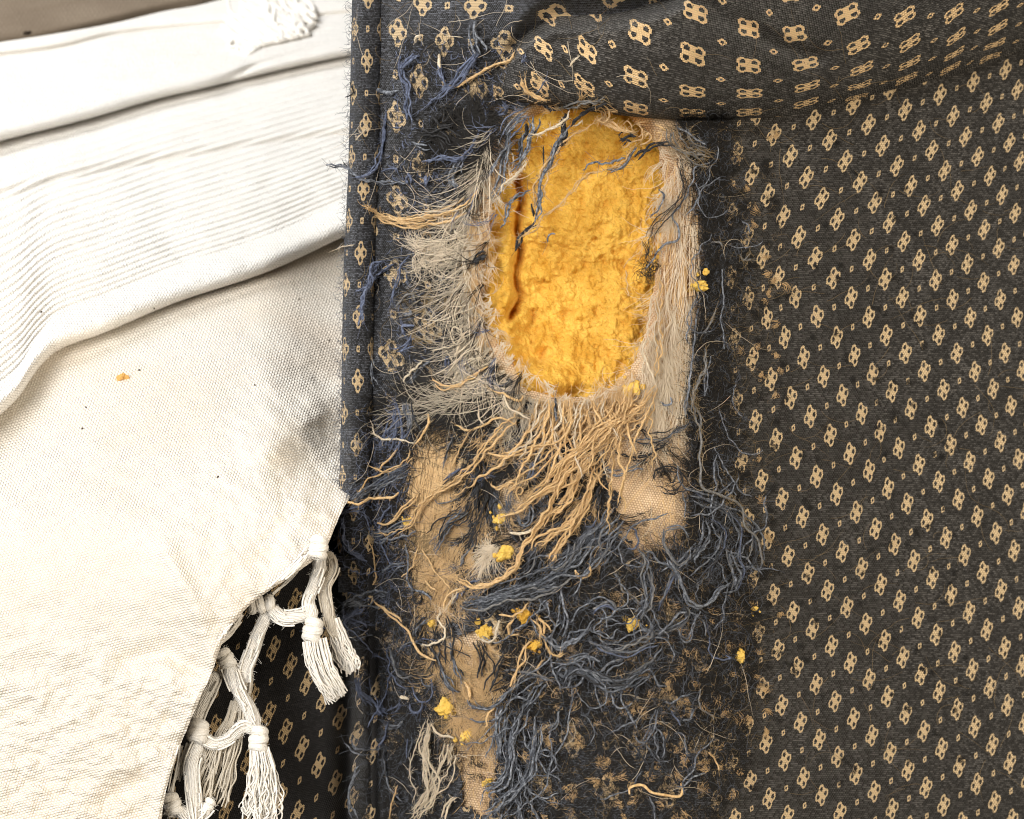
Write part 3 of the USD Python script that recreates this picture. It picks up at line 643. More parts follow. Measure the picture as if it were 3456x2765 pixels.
# region, kind, width, strands, spread | places
TRACES = '''
R6 t 10 3 13|1420,175 1300,290 1160,440 1050,600 930,700 790,790 700,870 640,980 520,1080 380,1085
R6 t 11 1 0|950,290 1040,330 1150,290 1250,240 1390,285
R6 t 9 1 0|1030,345 980,450 940,560 910,640
R6 c 10 1 0|640,420 540,400 420,390 350,355 335,310
R6 t 9 1 0|750,210 740,300 690,380 640,420
R6 t 10 1 0|600,470 590,540 520,590 440,620 370,620 330,600
R6 t 10 1 0|640,530 540,590 400,650 300,700 210,825
R6 t 8 1 0|540,420 480,520 420,580 390,620
R6 t 11 1 0|540,790 510,820 330,820 230,860 110,865 90,910
R6 t 10 2 8|650,790 600,860 550,900 510,950 440,1000 380,985
R6 t 10 1 0|320,1060 310,1100 350,1230 355,1400 330,1450
R6 t 9 1 0|660,1180 650,1270 600,1360 545,1390
R6 t 10 1 0|365,1585 440,1640 550,1720
R6 t 9 1 0|1560,110 1500,250 1420,420 1380,440
R6 c 9 1 0|1600,110 1570,250 1500,400 1350,490 1280,580
R6 t 9 1 0|1620,110 1600,300 1560,430 1400,470 1300,500
R6 t 10 1 0|1660,250 1620,400 1500,480 1380,520 1180,490
R6 t 9 1 0|1740,280 1680,400 1600,460 1420,540
R6 t 8 1 0|1630,400 1640,560 1580,700 1520,760
R6 t 9 1 0|1780,110 1760,250 1720,330 1640,440
R6 t 9 1 0|1830,110 1850,250 1810,330
R6 c 9 1 0|1900,130 1920,260 1960,330
R6 t 11 4 22|1960,440 1800,560 1700,660 1580,750 1430,850
R6 t 10 3 16|1960,350 1830,440 1740,560 1690,650 1650,740 1470,820
R6 t 11 4 16|1740,620 1680,740 1640,870 1590,950 1530,1050 1440,1180 1390,1300 1310,1390 1200,1450 1080,1470 950,1400
R6 t 9 1 0|1790,640 1790,760 1720,880 1600,940
R6 t 11 1 0|1850,560 1830,700 1790,830 1720,900 1680,920 1560,935
R6 t 10 2 12|1900,870 1840,1000 1720,1110 1660,1200 1640,1280
R6 t 10 2 10|1940,780 1890,900 1800,1010 1660,1090 1560,1130 1530,1200
R6 t 9 2 14|1930,620 1880,800 1800,1010 1700,1060
R6 c 12 1 0|1340,1075 1430,1075 1510,1050
R6 t 11 1 0|1200,720 1240,760 1310,730 1370,710
R6 t 9 1 0|1320,750 1330,725 1355,720 1375,740 1355,765 1320,755
R6 t 9 1 0|1410,835 1380,780 1400,747 1430,760 1420,795 1395,800
R6 t 10 1 0|720,1420 760,1470 800,1490
R6 t 7 1 0|700,1200 760,1300 830,1400 900,1480
R6 c 9 2 18|940,1480 930,1560 870,1640
R6 t 9 3 20|1010,1480 930,1560 880,1640
R6 c 8 1 0|1110,190 1110,240 1150,280
R6 c 9 1 0|1300,40 1300,110 1350,180 1400,200 1480,250
R6 t 10 1 0|1220,40 1300,45 1350,90 1410,120 1440,80
R6 u 9 10 34|500,130 520,200 510,350 470,480
R6 b 8 8 40|590,130 610,250 600,330
R6 b 7 12 46|610,600 450,690 300,770 170,860
R6 u 9 4 10|0,975 90,920 170,890 290,860
R6 u 9 3 12|120,960 110,1050 140,1160 230,1240 330,1300
R6 u 8 2 8|280,930 310,1000 320,1080
R6 b 8 5 20|650,1000 520,1040 400,1090 320,1090
R6 b 9 1 0|580,1160 600,1300 590,1400 620,1480 700,1500 770,1560
R6 u 10 2 6|860,700 950,620 1040,640 1080,690 1150,670 1220,670
R6 b 9 2 8|920,380 880,500 850,600
R6 b 9 1 0|1040,660 1000,760 930,850 820,860 800,830
R6 b 8 4 20|1010,900 900,1010 830,1110 760,1200
R6 k 7 5 30|1060,880 1000,960 900,1020 820,1140
R6 b 9 2 10|1070,1120 1060,1190 990,1260 960,1310
R6 b 8 3 20|580,1310 500,1350 440,1400
R6 b 9 5 22|430,1540 390,1520 280,1570 180,1560 130,1600
R6 b 9 1 0|1430,860 1560,880 1700,870 1850,820
R6 b 10 2 10|1400,940 1410,1010 1460,1010 1480,950 1460,870
R6 b 9 3 16|1530,1180 1490,1280 1460,1350 1380,1390
R6 b 10 8 46|1930,1100 1850,1230 1720,1330 1600,1420 1450,1490 1250,1540 1100,1600 990,1580
R6 b 10 5 26|1710,1470 1650,1510 1520,1530 1320,1540 1170,1620 1000,1640
R6 b 9 3 10|1780,1130 1770,1230 1720,1310 1660,1330 1670,1290
R6 u 9 2 10|1120,1420 1060,1440 980,1500 950,1560
R6 k 8 6 50|1100,480 1060,600 1010,720 960,850
R6 k 8 6 60|1180,760 1140,900 1080,1050 1000,1200
R6 b 8 5 40|1520,560 1510,640 1480,700
R6 b 8 4 36|1640,480 1660,600 1600,720 1560,860
R7 b 9 1 0|1140,0 1110,150 1105,230
R7 b 8 2 8|1130,230 1120,290 1040,340 950,390 820,410 690,410
R7 g 12 1 0|1160,90 1170,180 1220,280 1230,400 1210,550 1200,650 1240,730 1340,790 1450,840 1500,900 1560,1020 1640,1150 1650,1300
R7 g 9 1 0|1190,0 1155,110 1180,240 1225,330
R7 b 10 1 0|520,470 510,560 560,620 640,620 720,595 780,560
R7 b 10 1 0|520,590 560,650 640,635 740,610 790,630
R7 k 6 3 10|550,430 620,490 700,520 800,520 900,470 1000,390
R7 k 5 3 14|740,270 800,330 850,380 960,390 1040,340
R7 k 7 2 6|560,740 500,740 470,790 490,840
R7 k 5 4 30|880,700 890,620 960,590 1060,620 1080,700 1010,760 900,740
R7 k 4 2 16|1030,600 1090,640 1140,690
R7 b 8 1 0|940,770 1000,790 1110,770
R7 b 9 1 0|1090,780 1110,880 1105,960
R7 b 10 1 0|700,1030 750,1060 760,1130 720,1190 690,1190
R7 b 9 2 8|960,1040 1050,1020 1140,1090
R7 b 10 2 8|960,1050 950,1150 1000,1260 1060,1310 1130,1260 1200,1180 1240,1100 1240,990
R7 b 9 1 0|1040,1060 1040,1150 1120,1250 1180,1270
R7 b 8 3 20|1130,780 1230,830 1350,870 1440,950 1500,1080 1520,1270
R7 b 8 4 22|1160,820 1280,850 1420,920 1540,990 1600,1080 1620,1230 1590,1340
R7 b 9 3 14|1270,960 1370,1010 1420,1080 1390,1200 1300,1350 1300,1450
R7 b 9 1 0|1380,1060 1340,1180 1260,1290 1150,1390
R7 b 9 2 12|1420,1180 1430,1300 1470,1420 1460,1490
R7 b 8 2 8|1440,1200 1480,1290 1510,1380 1480,1500 1380,1510
R7 b 10 2 10|1000,1270 1060,1370 1100,1480 1130,1570 1200,1610 1280,1570 1340,1490 1430,1440
R7 b 9 1 0|800,1200 870,1230 910,1290 1000,1310 1040,1390 1030,1450
R7 b 9 3 16|770,1200 830,1290 800,1400 820,1500 810,1620 780,1690
R7 g 9 1 0|500,1330 580,1320 620,1400 640,1490 720,1530 790,1600
R7 b 9 1 0|690,1480 740,1460 780,1520 770,1590 720,1560 690,1500
R7 b 9 3 16|830,1360 860,1460 850,1570 780,1700
R7 b 9 2 10|640,1060 570,1150 550,1260 500,1320
R7 b 9 2 10|630,940 560,1010 500,1060 480,1160 500,1210
R7 b 9 1 0|460,970 430,1030 380,1030 370,1010
R7 b 10 6 40|620,920 500,1060 400,1150 330,1230 250,1300 130,1350 0,1400
R7 b 10 3 16|440,1640 500,1600 560,1600 605,1640
R7 b 9 3 30|1240,980 1250,1080 1200,1200 1130,1330
R7 b 8 3 40|1330,1090 1290,1200 1280,1320 1200,1420 1160,1540
R7 b 8 3 24|1060,1310 1000,1400 960,1520 900,1640
R7 t 10 1 0|820,170 860,280 850,350 870,450 870,580
R7 t 7 1 0|900,20 880,150 830,250 820,300
R7 t 13 1 0|310,1345 320,1385 355,1402 400,1390 418,1360 405,1325
R7 t 11 5 28|880,0 830,100 700,200 560,300 400,400 250,520 100,680 0,760
R7 t 11 4 20|870,60 800,190 650,270 450,430 300,540 200,680 90,800
R7 t 10 3 14|500,560 450,700 400,800 330,900 200,1060 20,1190
R7 t 10 2 10|440,640 400,830 320,950 250,1090 150,1250
R7 t 9 1 0|270,650 290,780 230,870 80,930
R7 c 9 1 0|30,120 20,200 0,300
R7 t 9 1 0|60,115 70,210 20,310
R7 t 9 1 0|90,120 80,230 40,340
R7 t 9 2 9|130,120 120,300 80,420
R7 b 12 2 5|160,95 158,180 160,260
R7 c 9 1 0|200,120 190,250 150,330
R7 t 9 2 8|240,110 230,250 180,380
R7 t 9 2 8|280,110 270,300 230,420
R7 c 9 1 0|300,110 305,250 260,360
R7 t 9 1 0|330,110 340,250 300,330
R7 t 9 2 10|370,120 400,250 430,330
R7 t 9 2 12|430,110 460,200 510,280
R7 t 9 3 24|500,90 530,200 560,260
R7 t 8 4 40|620,80 660,130 640,220
R7 t 8 3 30|740,110 720,160 660,240
R9 b 11 2 6|440,230 480,190 550,180 605,210
R9 b 9 4 22|400,430 470,470 590,510 690,480 770,440 860,410 900,330 880,270
R9 b 9 2 12|460,420 520,490 620,520 730,520 830,470 900,450
R9 b 9 3 18|780,270 800,330 860,350 980,340 1080,280 1110,220 1070,180
R9 b 8 2 8|1210,210 1170,310 1130,410 1080,400 1050,340
R9 b 9 1 0|1220,230 1270,310 1280,480 1340,550 1400,580 1440,550 1400,540
R9 b 9 2 8|100,610 200,570 300,540 390,530 420,620
R9 b 9 1 0|180,650 210,620 240,650 220,690 190,670
R9 b 10 4 26|240,770 260,690 340,660 420,700 480,750 570,770 680,740 780,680
R9 b 9 2 12|270,610 330,570 430,580 470,600
R9 b 9 3 16|280,690 380,640 470,670 580,720 700,720 830,640 920,560
R9 b 8 1 0|860,620 900,740 960,780
R9 b 8 1 0|570,780 580,890 640,920 720,880
R9 b 8 2 14|860,690 760,770 740,850
R9 b 9 2 10|890,930 870,1040 790,1150 740,1100
R9 b 9 2 10|880,1060 940,1150 930,1290 900,1270 850,1180
R9 b 9 1 0|680,1190 760,1220 820,1300 850,1290
R9 b 9 1 0|1170,1240 1160,1330 1180,1410
R9 b 8 1 0|850,1560 880,1640 880,1725
R9 b 8 1 0|880,1290 850,1400 830,1430
R9 b 8 2 8|1020,930 1080,1040
R9 b 8 2 8|1150,920 1140,990 1090,1010
R9 b 9 2 8|30,400 110,430 180,480 270,450 380,380 460,280
R9 t 11 1 0|90,440 130,520 180,545 220,520
R9 t 8 1 0|20,640 70,570
R9 t 9 1 0|1280,1240 1320,1290 1350,1370
R9 o 9 1 0|1220,780 1210,890 1300,1010
R9 b 8 3 40|640,560 560,620 500,680
R9 b 8 3 40|960,480 900,600 760,690 660,740
R8 t 11 1 0|365,145 450,230 550,310 620,400 660,480 730,550 800,565
R8 c 14 1 0|820,200 820,270 870,330 860,400 770,455 700,450
R8 t 13 1 0|1460,160 1430,210 1340,240 1260,250
R8 t 8 1 0|1480,430 1420,520 1390,630 1340,760
R8 t 9 1 0|1470,470 1440,570 1400,640 1350,780
R8 t 11 1 0|1290,840 1220,910 1170,970 1180,1040 1160,1070
R8 t 11 1 0|1600,450 1640,520 1700,540 1740,525
R8 t 8 1 0|1360,270 1320,330 1340,380 1400,370
R8 t 10 1 0|520,1480 490,1600 470,1720
R8 t 14 1 0|1000,720 1040,770 1050,850
R8 t 9 5 30|1530,270 1560,330 1590,400
R8 c 9 1 0|770,1030 790,1090 850,1120 930,1140
R8 c 7 9 44|760,1000 720,1150 710,1280 730,1400 740,1520 680,1620 600,1725
R8 c 7 5 30|880,1180 840,1330 790,1440 700,1600 640,1700
R8 c 7 2 14|920,1190 890,1330
R8 c 13 1 0|540,835 600,850
R8 c 10 2 8|1260,280 1230,400 1190,440 1120,410
R8 c 10 2 10|940,1560 880,1640 840,1720
R8 b 9 1 0|600,0 650,60 730,80 770,110
R8 k 7 2 5|640,60 620,110 660,155 700,130 690,90
R8 b 8 5 26|450,90 330,100 200,130 120,160
R8 u 8 4 14|260,190 180,240 110,300
R8 u 8 3 10|110,250 200,280 320,320
R8 b 7 1 0|165,300 160,390 220,430 330,370
R8 b 9 3 10|740,270 660,340 640,400
R8 b 9 2 10|530,520 560,470 640,430 740,420 830,400
R8 b 9 3 12|480,470 490,600 540,670 620,660
R8 u 9 7 28|220,700 240,800 330,880 390,960 450,970
R8 u 8 3 12|450,960 500,920 540,860
R8 u 10 2 6|605,890 620,940 670,955 705,910 700,880
R8 b 9 4 20|560,1010 520,1050 440,1060
R8 u 9 2 6|380,1190 430,1120 440,1030
R8 b 8 3 20|160,1160 230,1220 330,1210 400,1180
R8 b 9 2 10|440,1190 430,1290 460,1480 520,1590 600,1600
R8 b 9 2 16|260,1350 200,1470 190,1600 230,1720
R8 b 9 2 16|600,1130 590,1290
R8 b 10 2 8|690,700 720,760 790,770
R8 b 9 4 12|820,480 840,620 900,740 980,800
R8 b 11 3 12|900,440 920,560 960,660 990,740
R8 b 10 2 10|1010,300 1020,400
R8 b 10 8 52|1000,190 1100,160 1230,120 1400,90 1560,60 1710,30
R8 b 9 2 10|1300,640 1420,650 1530,680 1650,720
R8 b 10 5 20|1040,850 1080,900 1200,910 1300,820 1400,740
R8 b 9 6 44|1590,710 1500,770 1400,850
R8 b 8 7 40|1440,900 1390,1050 1350,1200 1340,1330 1260,1470 1150,1530 1130,1620
R8 b 8 11 56|1310,900 1280,1050 1270,1200 1250,1300
R8 b 8 9 60|1520,980 1510,1200 1480,1400 1350,1560 1230,1650 1150,1720
R8 b 9 2 8|1700,940 1680,1040 1620,1100
R8 b 10 2 10|1370,810 1430,840 1530,880
R8 b 10 2 8|1590,410 1690,470 1760,450 1900,360
R8 b 9 3 20|1700,40 1740,270 1700,390
R8 b 9 4 30|1620,140 1580,200 1540,240
R8 b 8 3 40|1880,560 1760,600 1640,620
R8 k 8 8 80|700,320 760,420 800,500 840,620
R8 k 7 6 60|1100,420 1130,560 1120,700
R8 k 7 5 50|1300,520 1240,660 1180,800
R2 u 13 3 8|450,340 460,460 500,520 490,640 520,740
R2 u 13 3 8|545,330 470,390 450,430
R2 b 15 2 5|310,540 380,560 440,550
R2 u 12 5 14|930,330 850,430 780,510 680,600
R2 u 10 3 10|690,390 700,450 720,510
R2 b 9 5 20|890,130 900,230 930,330
R2 u 11 2 6|620,640 650,610 690,580
R2 u 12 2 6|360,680 350,830 330,970 250,1060 180,1080
R2 b 11 2 6|0,1005 110,1020 200,1070 330,1110 500,1110
R2 k 9 1 0|110,980 150,1030 160,1060
R2 k 6 1 0|115,590 160,560 150,500
R2 u 12 3 10|940,600 970,720 920,820 870,920 800,970 700,960 580,980
R2 b 10 2 8|520,860 570,880 630,890
R2 b 10 6 34|810,980 770,1080 790,1150
R2 u 9 2 8|340,1050 420,1020 430,1050
R2 u 12 3 12|600,1120 610,1060
R2 u 12 3 12|490,1110 490,1050
R2 k 8 5 40|640,700 700,760 780,740
R2 k 8 5 40|560,800 680,830 760,900
R2 t 12 2 6|1140,320 1110,370 1020,400 940,440 850,490 800,530
R2 t 11 3 8|1190,480 1220,560 1280,600 1340,610
R2 c 9 1 0|1480,400 1500,370 1540,340
R2 c 13 1 0|545,260 545,225 575,215
R2 c 12 1 0|690,330 685,380 690,410
R2 u 8 3 14|1190,380 1210,330
R2 u 8 1 0|1280,560 1310,520 1330,490
R2 c 8 1 0|180,850 210,810 260,780
R2 c 7 1 0|40,1530 100,1500 170,1480
R2 u 11 3 10|1040,690 1080,670 1060,630
R4 t 11 6 26|265,195 350,245 450,300 600,310 720,290 850,270 960,230 1030,180 1090,90
R4 t 10 3 12|370,270 450,290 600,330 700,330 800,290
R4 t 9 1 0|880,250 850,280 880,300 920,280 910,240
R4 u 13 3 7|400,600 350,640 320,760 270,880 250,970 255,1070
R4 u 12 2 6|490,625 400,680 330,740 280,800 215,815
R4 u 10 2 8|610,570 540,640 520,740 480,830 470,910
R4 u 10 2 8|580,1160 560,1080 640,1070
R4 u 10 3 10|630,1160 560,1240 500,1270
R4 u 9 1 0|640,1230 560,1260
R4 b 10 3 8|750,1330 680,1420 610,1500
R4 b 12 2 6|590,980 570,1000 620,990 610,960
R4 u 12 3 10|880,1300 870,1380
R4 b 9 2 8|340,1320 335,1420 350,1520
R4 c 9 1 0|990,1110 930,1090 920,1150 950,1205 1000,1170 990,1110
R4 c 8 1 0|770,1250 880,1240 980,1200 1000,1130
R4 c 9 1 0|560,1480 600,1420 660,1370 700,1330
R4 t 9 2 8|770,1480 850,1520 950,1510 1060,1450 1180,1380
R4 c 9 3 18|940,1310 1000,1230 1040,1170
R4 c 8 6 40|900,1450 980,1360 1050,1290 1140,1240
R4 c 8 5 40|1000,1480 1100,1380 1180,1340
R4 o 10 1 0|520,940 570,870 640,850 660,890
R4 k 11 5 18|1080,620 1120,590 1170,580
RA g 9 2 7|970,80 900,125 780,125 580,160
RA k 10 2 6|980,120 850,170 760,220 680,310
RA b 9 5 10|680,310 620,390 560,500 500,640 440,760 430,900 410,1030 390,1110
RA k 10 4 9|390,1110 290,1190 250,1270 220,1350
RA k 10 5 12|650,210 620,300 640,400 580,500
RA k 12 2 5|310,290 320,370 280,430 260,500 235,565
RA b 9 5 14|370,230 375,320 340,400 310,500 250,620 180,700
RA b 9 5 30|150,280 160,420 130,560 110,700 60,830 0,920
RA b 9 3 12|200,450 120,520 60,610 0,710
RA b 9 3 20|330,230 230,290 170,350 150,420
RA u 9 3 26|300,210 220,260 160,310 130,400
RA b 10 2 6|350,840 230,910 160,1010 110,1160
RA k 8 1 0|455,480 455,630
RA k 9 3 6|350,960 365,1060
RA b 10 2 6|1230,490 1150,600 1080,660 990,700
RA b 9 1 0|1130,580 1050,580 950,630 850,630 780,675
RA k 10 2 6|1230,580 1310,500 1420,455 1530,460
RA b 9 1 0|490,1275 495,1240 520,1215 550,1218
RA c 10 2 6|690,195 640,260 520,320 420,370 350,390
RA t 9 2 5|900,260 800,330 650,420 560,520 480,620 420,740 375,800 375,900 400,1010 390,1080
RA t 8 1 0|590,600 500,690 460,800 445,900
RA c 10 3 9|330,580 250,690 160,780 100,850
RA t 7 2 5|990,650 800,740 680,860 560,980 450,1080 380,1170 260,1220 235,1290
RA t 9 1 0|1200,460 1160,580 1080,640 990,650
RA c 12 1 0|780,260 740,300 700,310
RA t 9 4 16|880,200 930,190 960,230 900,260 990,310 1080,350 1160,380 1220,380
RA t 10 1 0|1250,310 1280,350 1260,420 1200,450 1120,480
RA t 10 1 0|1300,400 1330,370 1355,400 1320,450 1260,460
RA t 9 1 0|1380,300 1430,320 1470,350
RA t 9 1 0|1390,370 1430,370 1420,430 1370,440
RA t 9 1 0|1120,300 1150,270 1180,300 1190,330
RA t 9 1 0|960,230 1000,260 1040,250
RA k 9 5 26|1100,440 1150,420 1200,440
RA k 4 4 16|1580,540 1600,700 1620,830 1560,950 1450,1060 1380,1130 1330,1260
RA b 9 1 0|1840,620 1730,680 1660,800 1640,900 1580,970 1550,1050 1580,1160 1530,1260 1430,1320 1370,1420 1340,1500
RA b 9 1 0|1730,780 1750,880 1690,1000 1640,1050
RA g 9 5 18|1500,330 1530,450 1600,520 1720,560 1848,600
RA g 8 4 24|1650,320 1680,420 1740,490 1848,530
RA b 7 1 0|1420,830 1450,900 1400,1010 1340,1070
RA t 5 1 0|1280,1280 1250,1340 1150,1430 1120,1490
RA t 6 1 0|1140,1510 1155,1600 1150,1725
RA k 4 4 14|1300,1260 1330,1340 1310,1420
RA b 8 2 6|1560,330 1700,400 1800,470
R5 b 8 1 0|1190,860 1150,1000 1120,1150 1140,1210
R5 b 8 1 0|1200,950 1180,1080 1170,1200 1150,1380 1130,1550 1110,1700
R5 g 9 2 10|1260,1250 1250,1350 1200,1450 1160,1600 1180,1720
R5 g 8 1 0|1330,960 1300,1050 1220,1150
R5 g 16 1 0|1260,530 1290,480 1350,465 1380,500
R5 b 8 1 0|1520,320 1560,350 1570,400
R5 b 8 1 0|1250,1390 1260,1500 1260,1590
R5 b 9 1 0|920,1640 960,1660 1000,1640 990,1600
R5 c 8 3 26|890,860 910,1000 890,1130 930,1250
R5 c 8 3 30|830,1170 800,1250 850,1350 890,1480
R5 t 8 2 10|905,700 910,900 890,1100 910,1300 880,1450
R5 o 8 2 10|1500,560 1530,600 1590,560
'''
def wander(n, poly, lo_, hi_, ang, spread, curl, kind, w):
    out = []
    while len(out) < n:
        q = np.array(poly, float); x, y = rng.uniform(q.min(0), q.max(0))
        if not inside(poly, np.array([x]), np.array([y]))[0]:
            continue
        a = math.radians(ang + rng.normal() * spread) if ang is not None else rng.uniform(0, 6.28)
        L = rng.uniform(lo_, hi_); k = rng.normal() * curl; pts = []
        for s_ in range(7):
            pts.append(f'{x:.0f},{y:.0f}'); a += k + rng.normal() * curl * .8
            x += math.cos(a) * L / 6; y += math.sin(a) * L / 6
        out.append(f'S {kind} {w} 1 0|' + ' '.join(pts))
    return out


EXTRA = (wander(26, [(1790, 1345), (2060, 1345), (2110, 1330), (2150, 1270), (2170, 1290), (2120, 1370), (1790, 1365)], 180, 460, 112, 12, .10, 't', 9) + wander(10, [(1790, 1345), (2060, 1345), (2060, 1365), (1790, 1365)], 120, 300, 108, 14, .12, 'c', 8)
         + wander(14, [(2150, 1300), (2230, 1330), (2080, 1500), (1980, 1600)], 200, 420, 132, 10, .07, 't', 9)
         + wander(26, [(1850, 1900), (2330, 1840), (2500, 1900), (2480, 2200), (2300, 2330), (1800, 2330)], 130, 340, None, 0, .42, 'b', 7.5)
         + wander(12, [(1760, 2300), (2400, 2300), (2400, 2650), (1760, 2600)], 90, 220, None, 0, .45, 'b', 7) + wander(8, [(1240, 1500), (1400, 1500), (1420, 2600), (1260, 2600)], 120, 260, 110, 40, .3, 'u', 7)
         + wander(16, [(2400, 460), (2460, 460), (2500, 1800), (2380, 1800)], 120, 300, 95, 20, .22, 'b', 7) + wander(12, [(1720, 2420), (1780, 2420), (1760, 2760), (1700, 2760)], 150, 300, 100, 12, .12, 'b', 7))
YW = 0.78
fuzzp, fuzzn, fuzzw = {}, {}, {}
nyarn = {}


def yarn_depth(x, y):
    return surf(np.maximum(x, 1120), y)


YD = {}
yarn_id = 0
for line in TRACES.strip().splitlines() + EXTRA:
    head, pts = line.split('|')
    reg, kind, w, n, spread = head.split()
    kind = {'o': 'g'}.get(kind, kind)
    ox, oy, k = REG[reg]
    P = [tuple(float(v) for v in p.split(',')) for p in pts.split()]
    P = [(ox + x * k, oy + y * k) for x, y in P]
    w, n, spread = float(w), int(n), float(spread)
    base_lift = rng.uniform(14, 34) + (10 if kind in 'tc' else 0)
    w0 = w
    for s in range(n):
        w = w0 * rng.uniform(.62, 1.18)
        yarn_id += 1
        c = spline(P, 5.0)
        if s:
            cut = rng.uniform(0, .16, 2)
            c = c[int(cut[0] * len(c)):max(int((1 - cut[1]) * len(c)), int(cut[0] * len(c)) + 4)]
        m = len(c); u = np.linspace(0, 1, m)
        t = np.gradient(c, axis=0); t /= np.linalg.norm(t, axis=1, keepdims=True) + 1e-9
        nn = np.stack([-t[:, 1], t[:, 0]], -1)
        off = (rng.normal() * .55 * spread if n > 1 else 0) * (.75 + .5 * np.sin(u * math.pi * rng.uniform(.6, 1.6) + rng.uniform(0, 6)))
        wob = sum(rng.normal() * a_ * np.sin(np.arange(m) * 5 / l_ * 2 * math.pi + rng.uniform(0, 6)) for a_, l_ in ((1.1, 30), (1.8, 55), (2.6, 100), (3.4, 190)))
        c = c + nn * (off + wob * min(1.0, m / 25))[:, None]
        lift = base_lift + rng.uniform(-4, 12) + 9 * np.sin(u * math.pi * rng.uniform(.8, 2.2) + rng.uniform(0, 6))
        free_ = rng.uniform(0, 22) * u ** 3
        lift = np.maximum(lift + free_, w * .5)
        r = w * YW / 2 * K * (.92 + .16 * rng.random()) * (1 + .13 * np.sin(np.arange(m) * .9 + rng.uniform(0, 6)) * rng.random() + .16 * np.sin(np.arange(m) / rng.uniform(5, 14) + rng.uniform(0, 6)))
        r = r * np.minimum(1, .55 + 3 * np.minimum(u, 1 - u))
        d = yarn_depth(c[:, 0], c[:, 1])
        if m > 12:                                     # yarns bridge small dips
            kk = np.ones(9) / 9
            d = np.convolve(np.pad(d, 4, 'edge'), kk, 'valid')
        wp = ray(c[:, 0], c[:, 1], d - lift * K)
        v, f = tube(wp, r, 6, 900 * rng.choice([-1, 1]), 2, .24, rng.uniform(0, 6))
        shade = kind if kind != 'b' else rng.choice(['b', 'b', 'b', 'g', 'k', 'u'], p=[.22, .22, .18, .16, .18, .04])
        name = YN[kind]
        nyarn[name] = nyarn.get(name, 0) + 1
        if nyarn[name] <= 290:
            put(sofa, name, v, f, M['y' + shade], last_st)
        else:
            YD.setdefault(kind, []).append((v, f))
        # a little fuzz on every yarn
        nf = max(3, int(m * (.75 if kind in 'bu' else 1.4)))
        i = rng.integers(0, m, nf)
        dirs = rng.normal(size=(nf, 3)); tw = np.gradient(wp, axis=0)[i]; tw /= np.linalg.norm(tw, axis=1, keepdims=True) + 1e-12
        L = rng.uniform(8, 34, nf) * K * ({'t': .6, 'c': .6, 'k': .4}.get(kind, 1))
        steps = np.linspace(0, 1, 5)
        bend = rng.normal(size=(nf, 3)) * .5
        q = wp[i][:, None] + L[:, None, None] * (steps[None, :, None] * (tw * rng.choice([-1, 1], nf)[:, None] * .9 + dirs * .35)[:, None] + (steps ** 2)[None, :, None] * bend[:, None])
        kf = {'b': 'b', 'u': 'u', 'k': 'k', 't': 't', 'c': 'c', 'g': 'o'}[kind]
        fuzzp.setdefault(kf, []).append(q.reshape(-1, 3)); fuzzn[kf] = fuzzn.get(kf, 0) + nf
for kind, parts in YD.items():
    v, f = join(parts)
    put(sofa, {'b': 'blue', 't': 'tan', 'u': 'blue', 'k': 'black', 'c': 'cream', 'g': 'grey'}[kind] + '_yarn_tangle', v, f, M['y' + kind], kind='stuff')
for kf, ps in fuzzp.items():
    p_ = np.vstack(ps)
    curves(sofa, 'yarn_fuzz', p_, np.full(fuzzn[kf], 5), np.full(len(p_), .9 * K), M['f' + kf])


# ------------------------------------------------------------------ loose fibres
def rand_in(poly, n):
    p = np.array(poly, float); lo_, hi_ = p.min(0), p.max(0)
    out = np.zeros((0, 2))
    while len(out) < n:
        q = rng.uniform(lo_, hi_, (n * 2, 2))
        out = np.vstack([out, q[inside(poly, q[:, 0], q[:, 1])]])
    return out[:n]


def fibres(name, seeds, length, angle, kind, width=1.2, curl=.25, aspread=.4, lift=(2, 16), npt=9, clump=0, label=None, rise=8, lock=None):
    """Fine fibres lying on the sofa: seeds (n, 2); angle in degrees (0 = right, 90 = down) or a function of the seeds; curl = turn per step;
    lock = (fibres in each lock, spread) gathers them into locks."""
    n = len(seeds)
    a = np.radians(angle(seeds) if callable(angle) else np.full(n, angle) if angle is not None else rng.uniform(0, 360, n))
    a = a + rng.normal(size=n) * aspread
    L = rng.uniform(*length, n)
    turn = rng.normal(size=n) * curl
    wig = rng.normal(size=(npt, n)) * curl * .8
    off = np.zeros(n)
    if lock:
        m, sp = lock
        rep = lambda q: np.repeat(q, m, axis=-1)
        seeds = np.repeat(seeds, m, axis=0) + rng.normal(size=(n * m, 2)) * sp * .45
        n = n * m
        a = rep(a) + rng.normal(size=n) * .10; L = rep(L) * rng.uniform(.5, 1.05, n); turn = rep(turn) + rng.normal(size=n) * .04; wig = rep(wig) + rng.normal(size=(npt, n)) * .13
    x, y = seeds[:, 0].copy(), seeds[:, 1].copy()
    px, py = [x.copy()], [y.copy()]
    for s in range(npt - 1):
        a = a + turn + wig[s]
        x = x + np.cos(a) * L / (npt - 1); y = y + np.sin(a) * L / (npt - 1)
        px.append(x.copy()); py.append(y.copy())
    px, py = np.stack(px, 1), np.stack(py, 1)
    l0 = rng.uniform(*lift, n)[:, None]; u = np.linspace(0, 1, npt)[None]
    lf = l0 * (.35 + np.sin(u * math.pi) * .9) + rng.uniform(0, rise, n)[:, None] * u ** 2
    d = yarn_depth(px.ravel(), py.ravel()).reshape(px.shape)
    w = ray(px, py, d - lf * K)
    wd = np.broadcast_to(width * K * (1.15 - .8 * u ** 2), px.shape)
    return curves(sofa, name, w.reshape(-1, 3), np.full(n, npt), wd.ravel(), M['f' + kind], label)


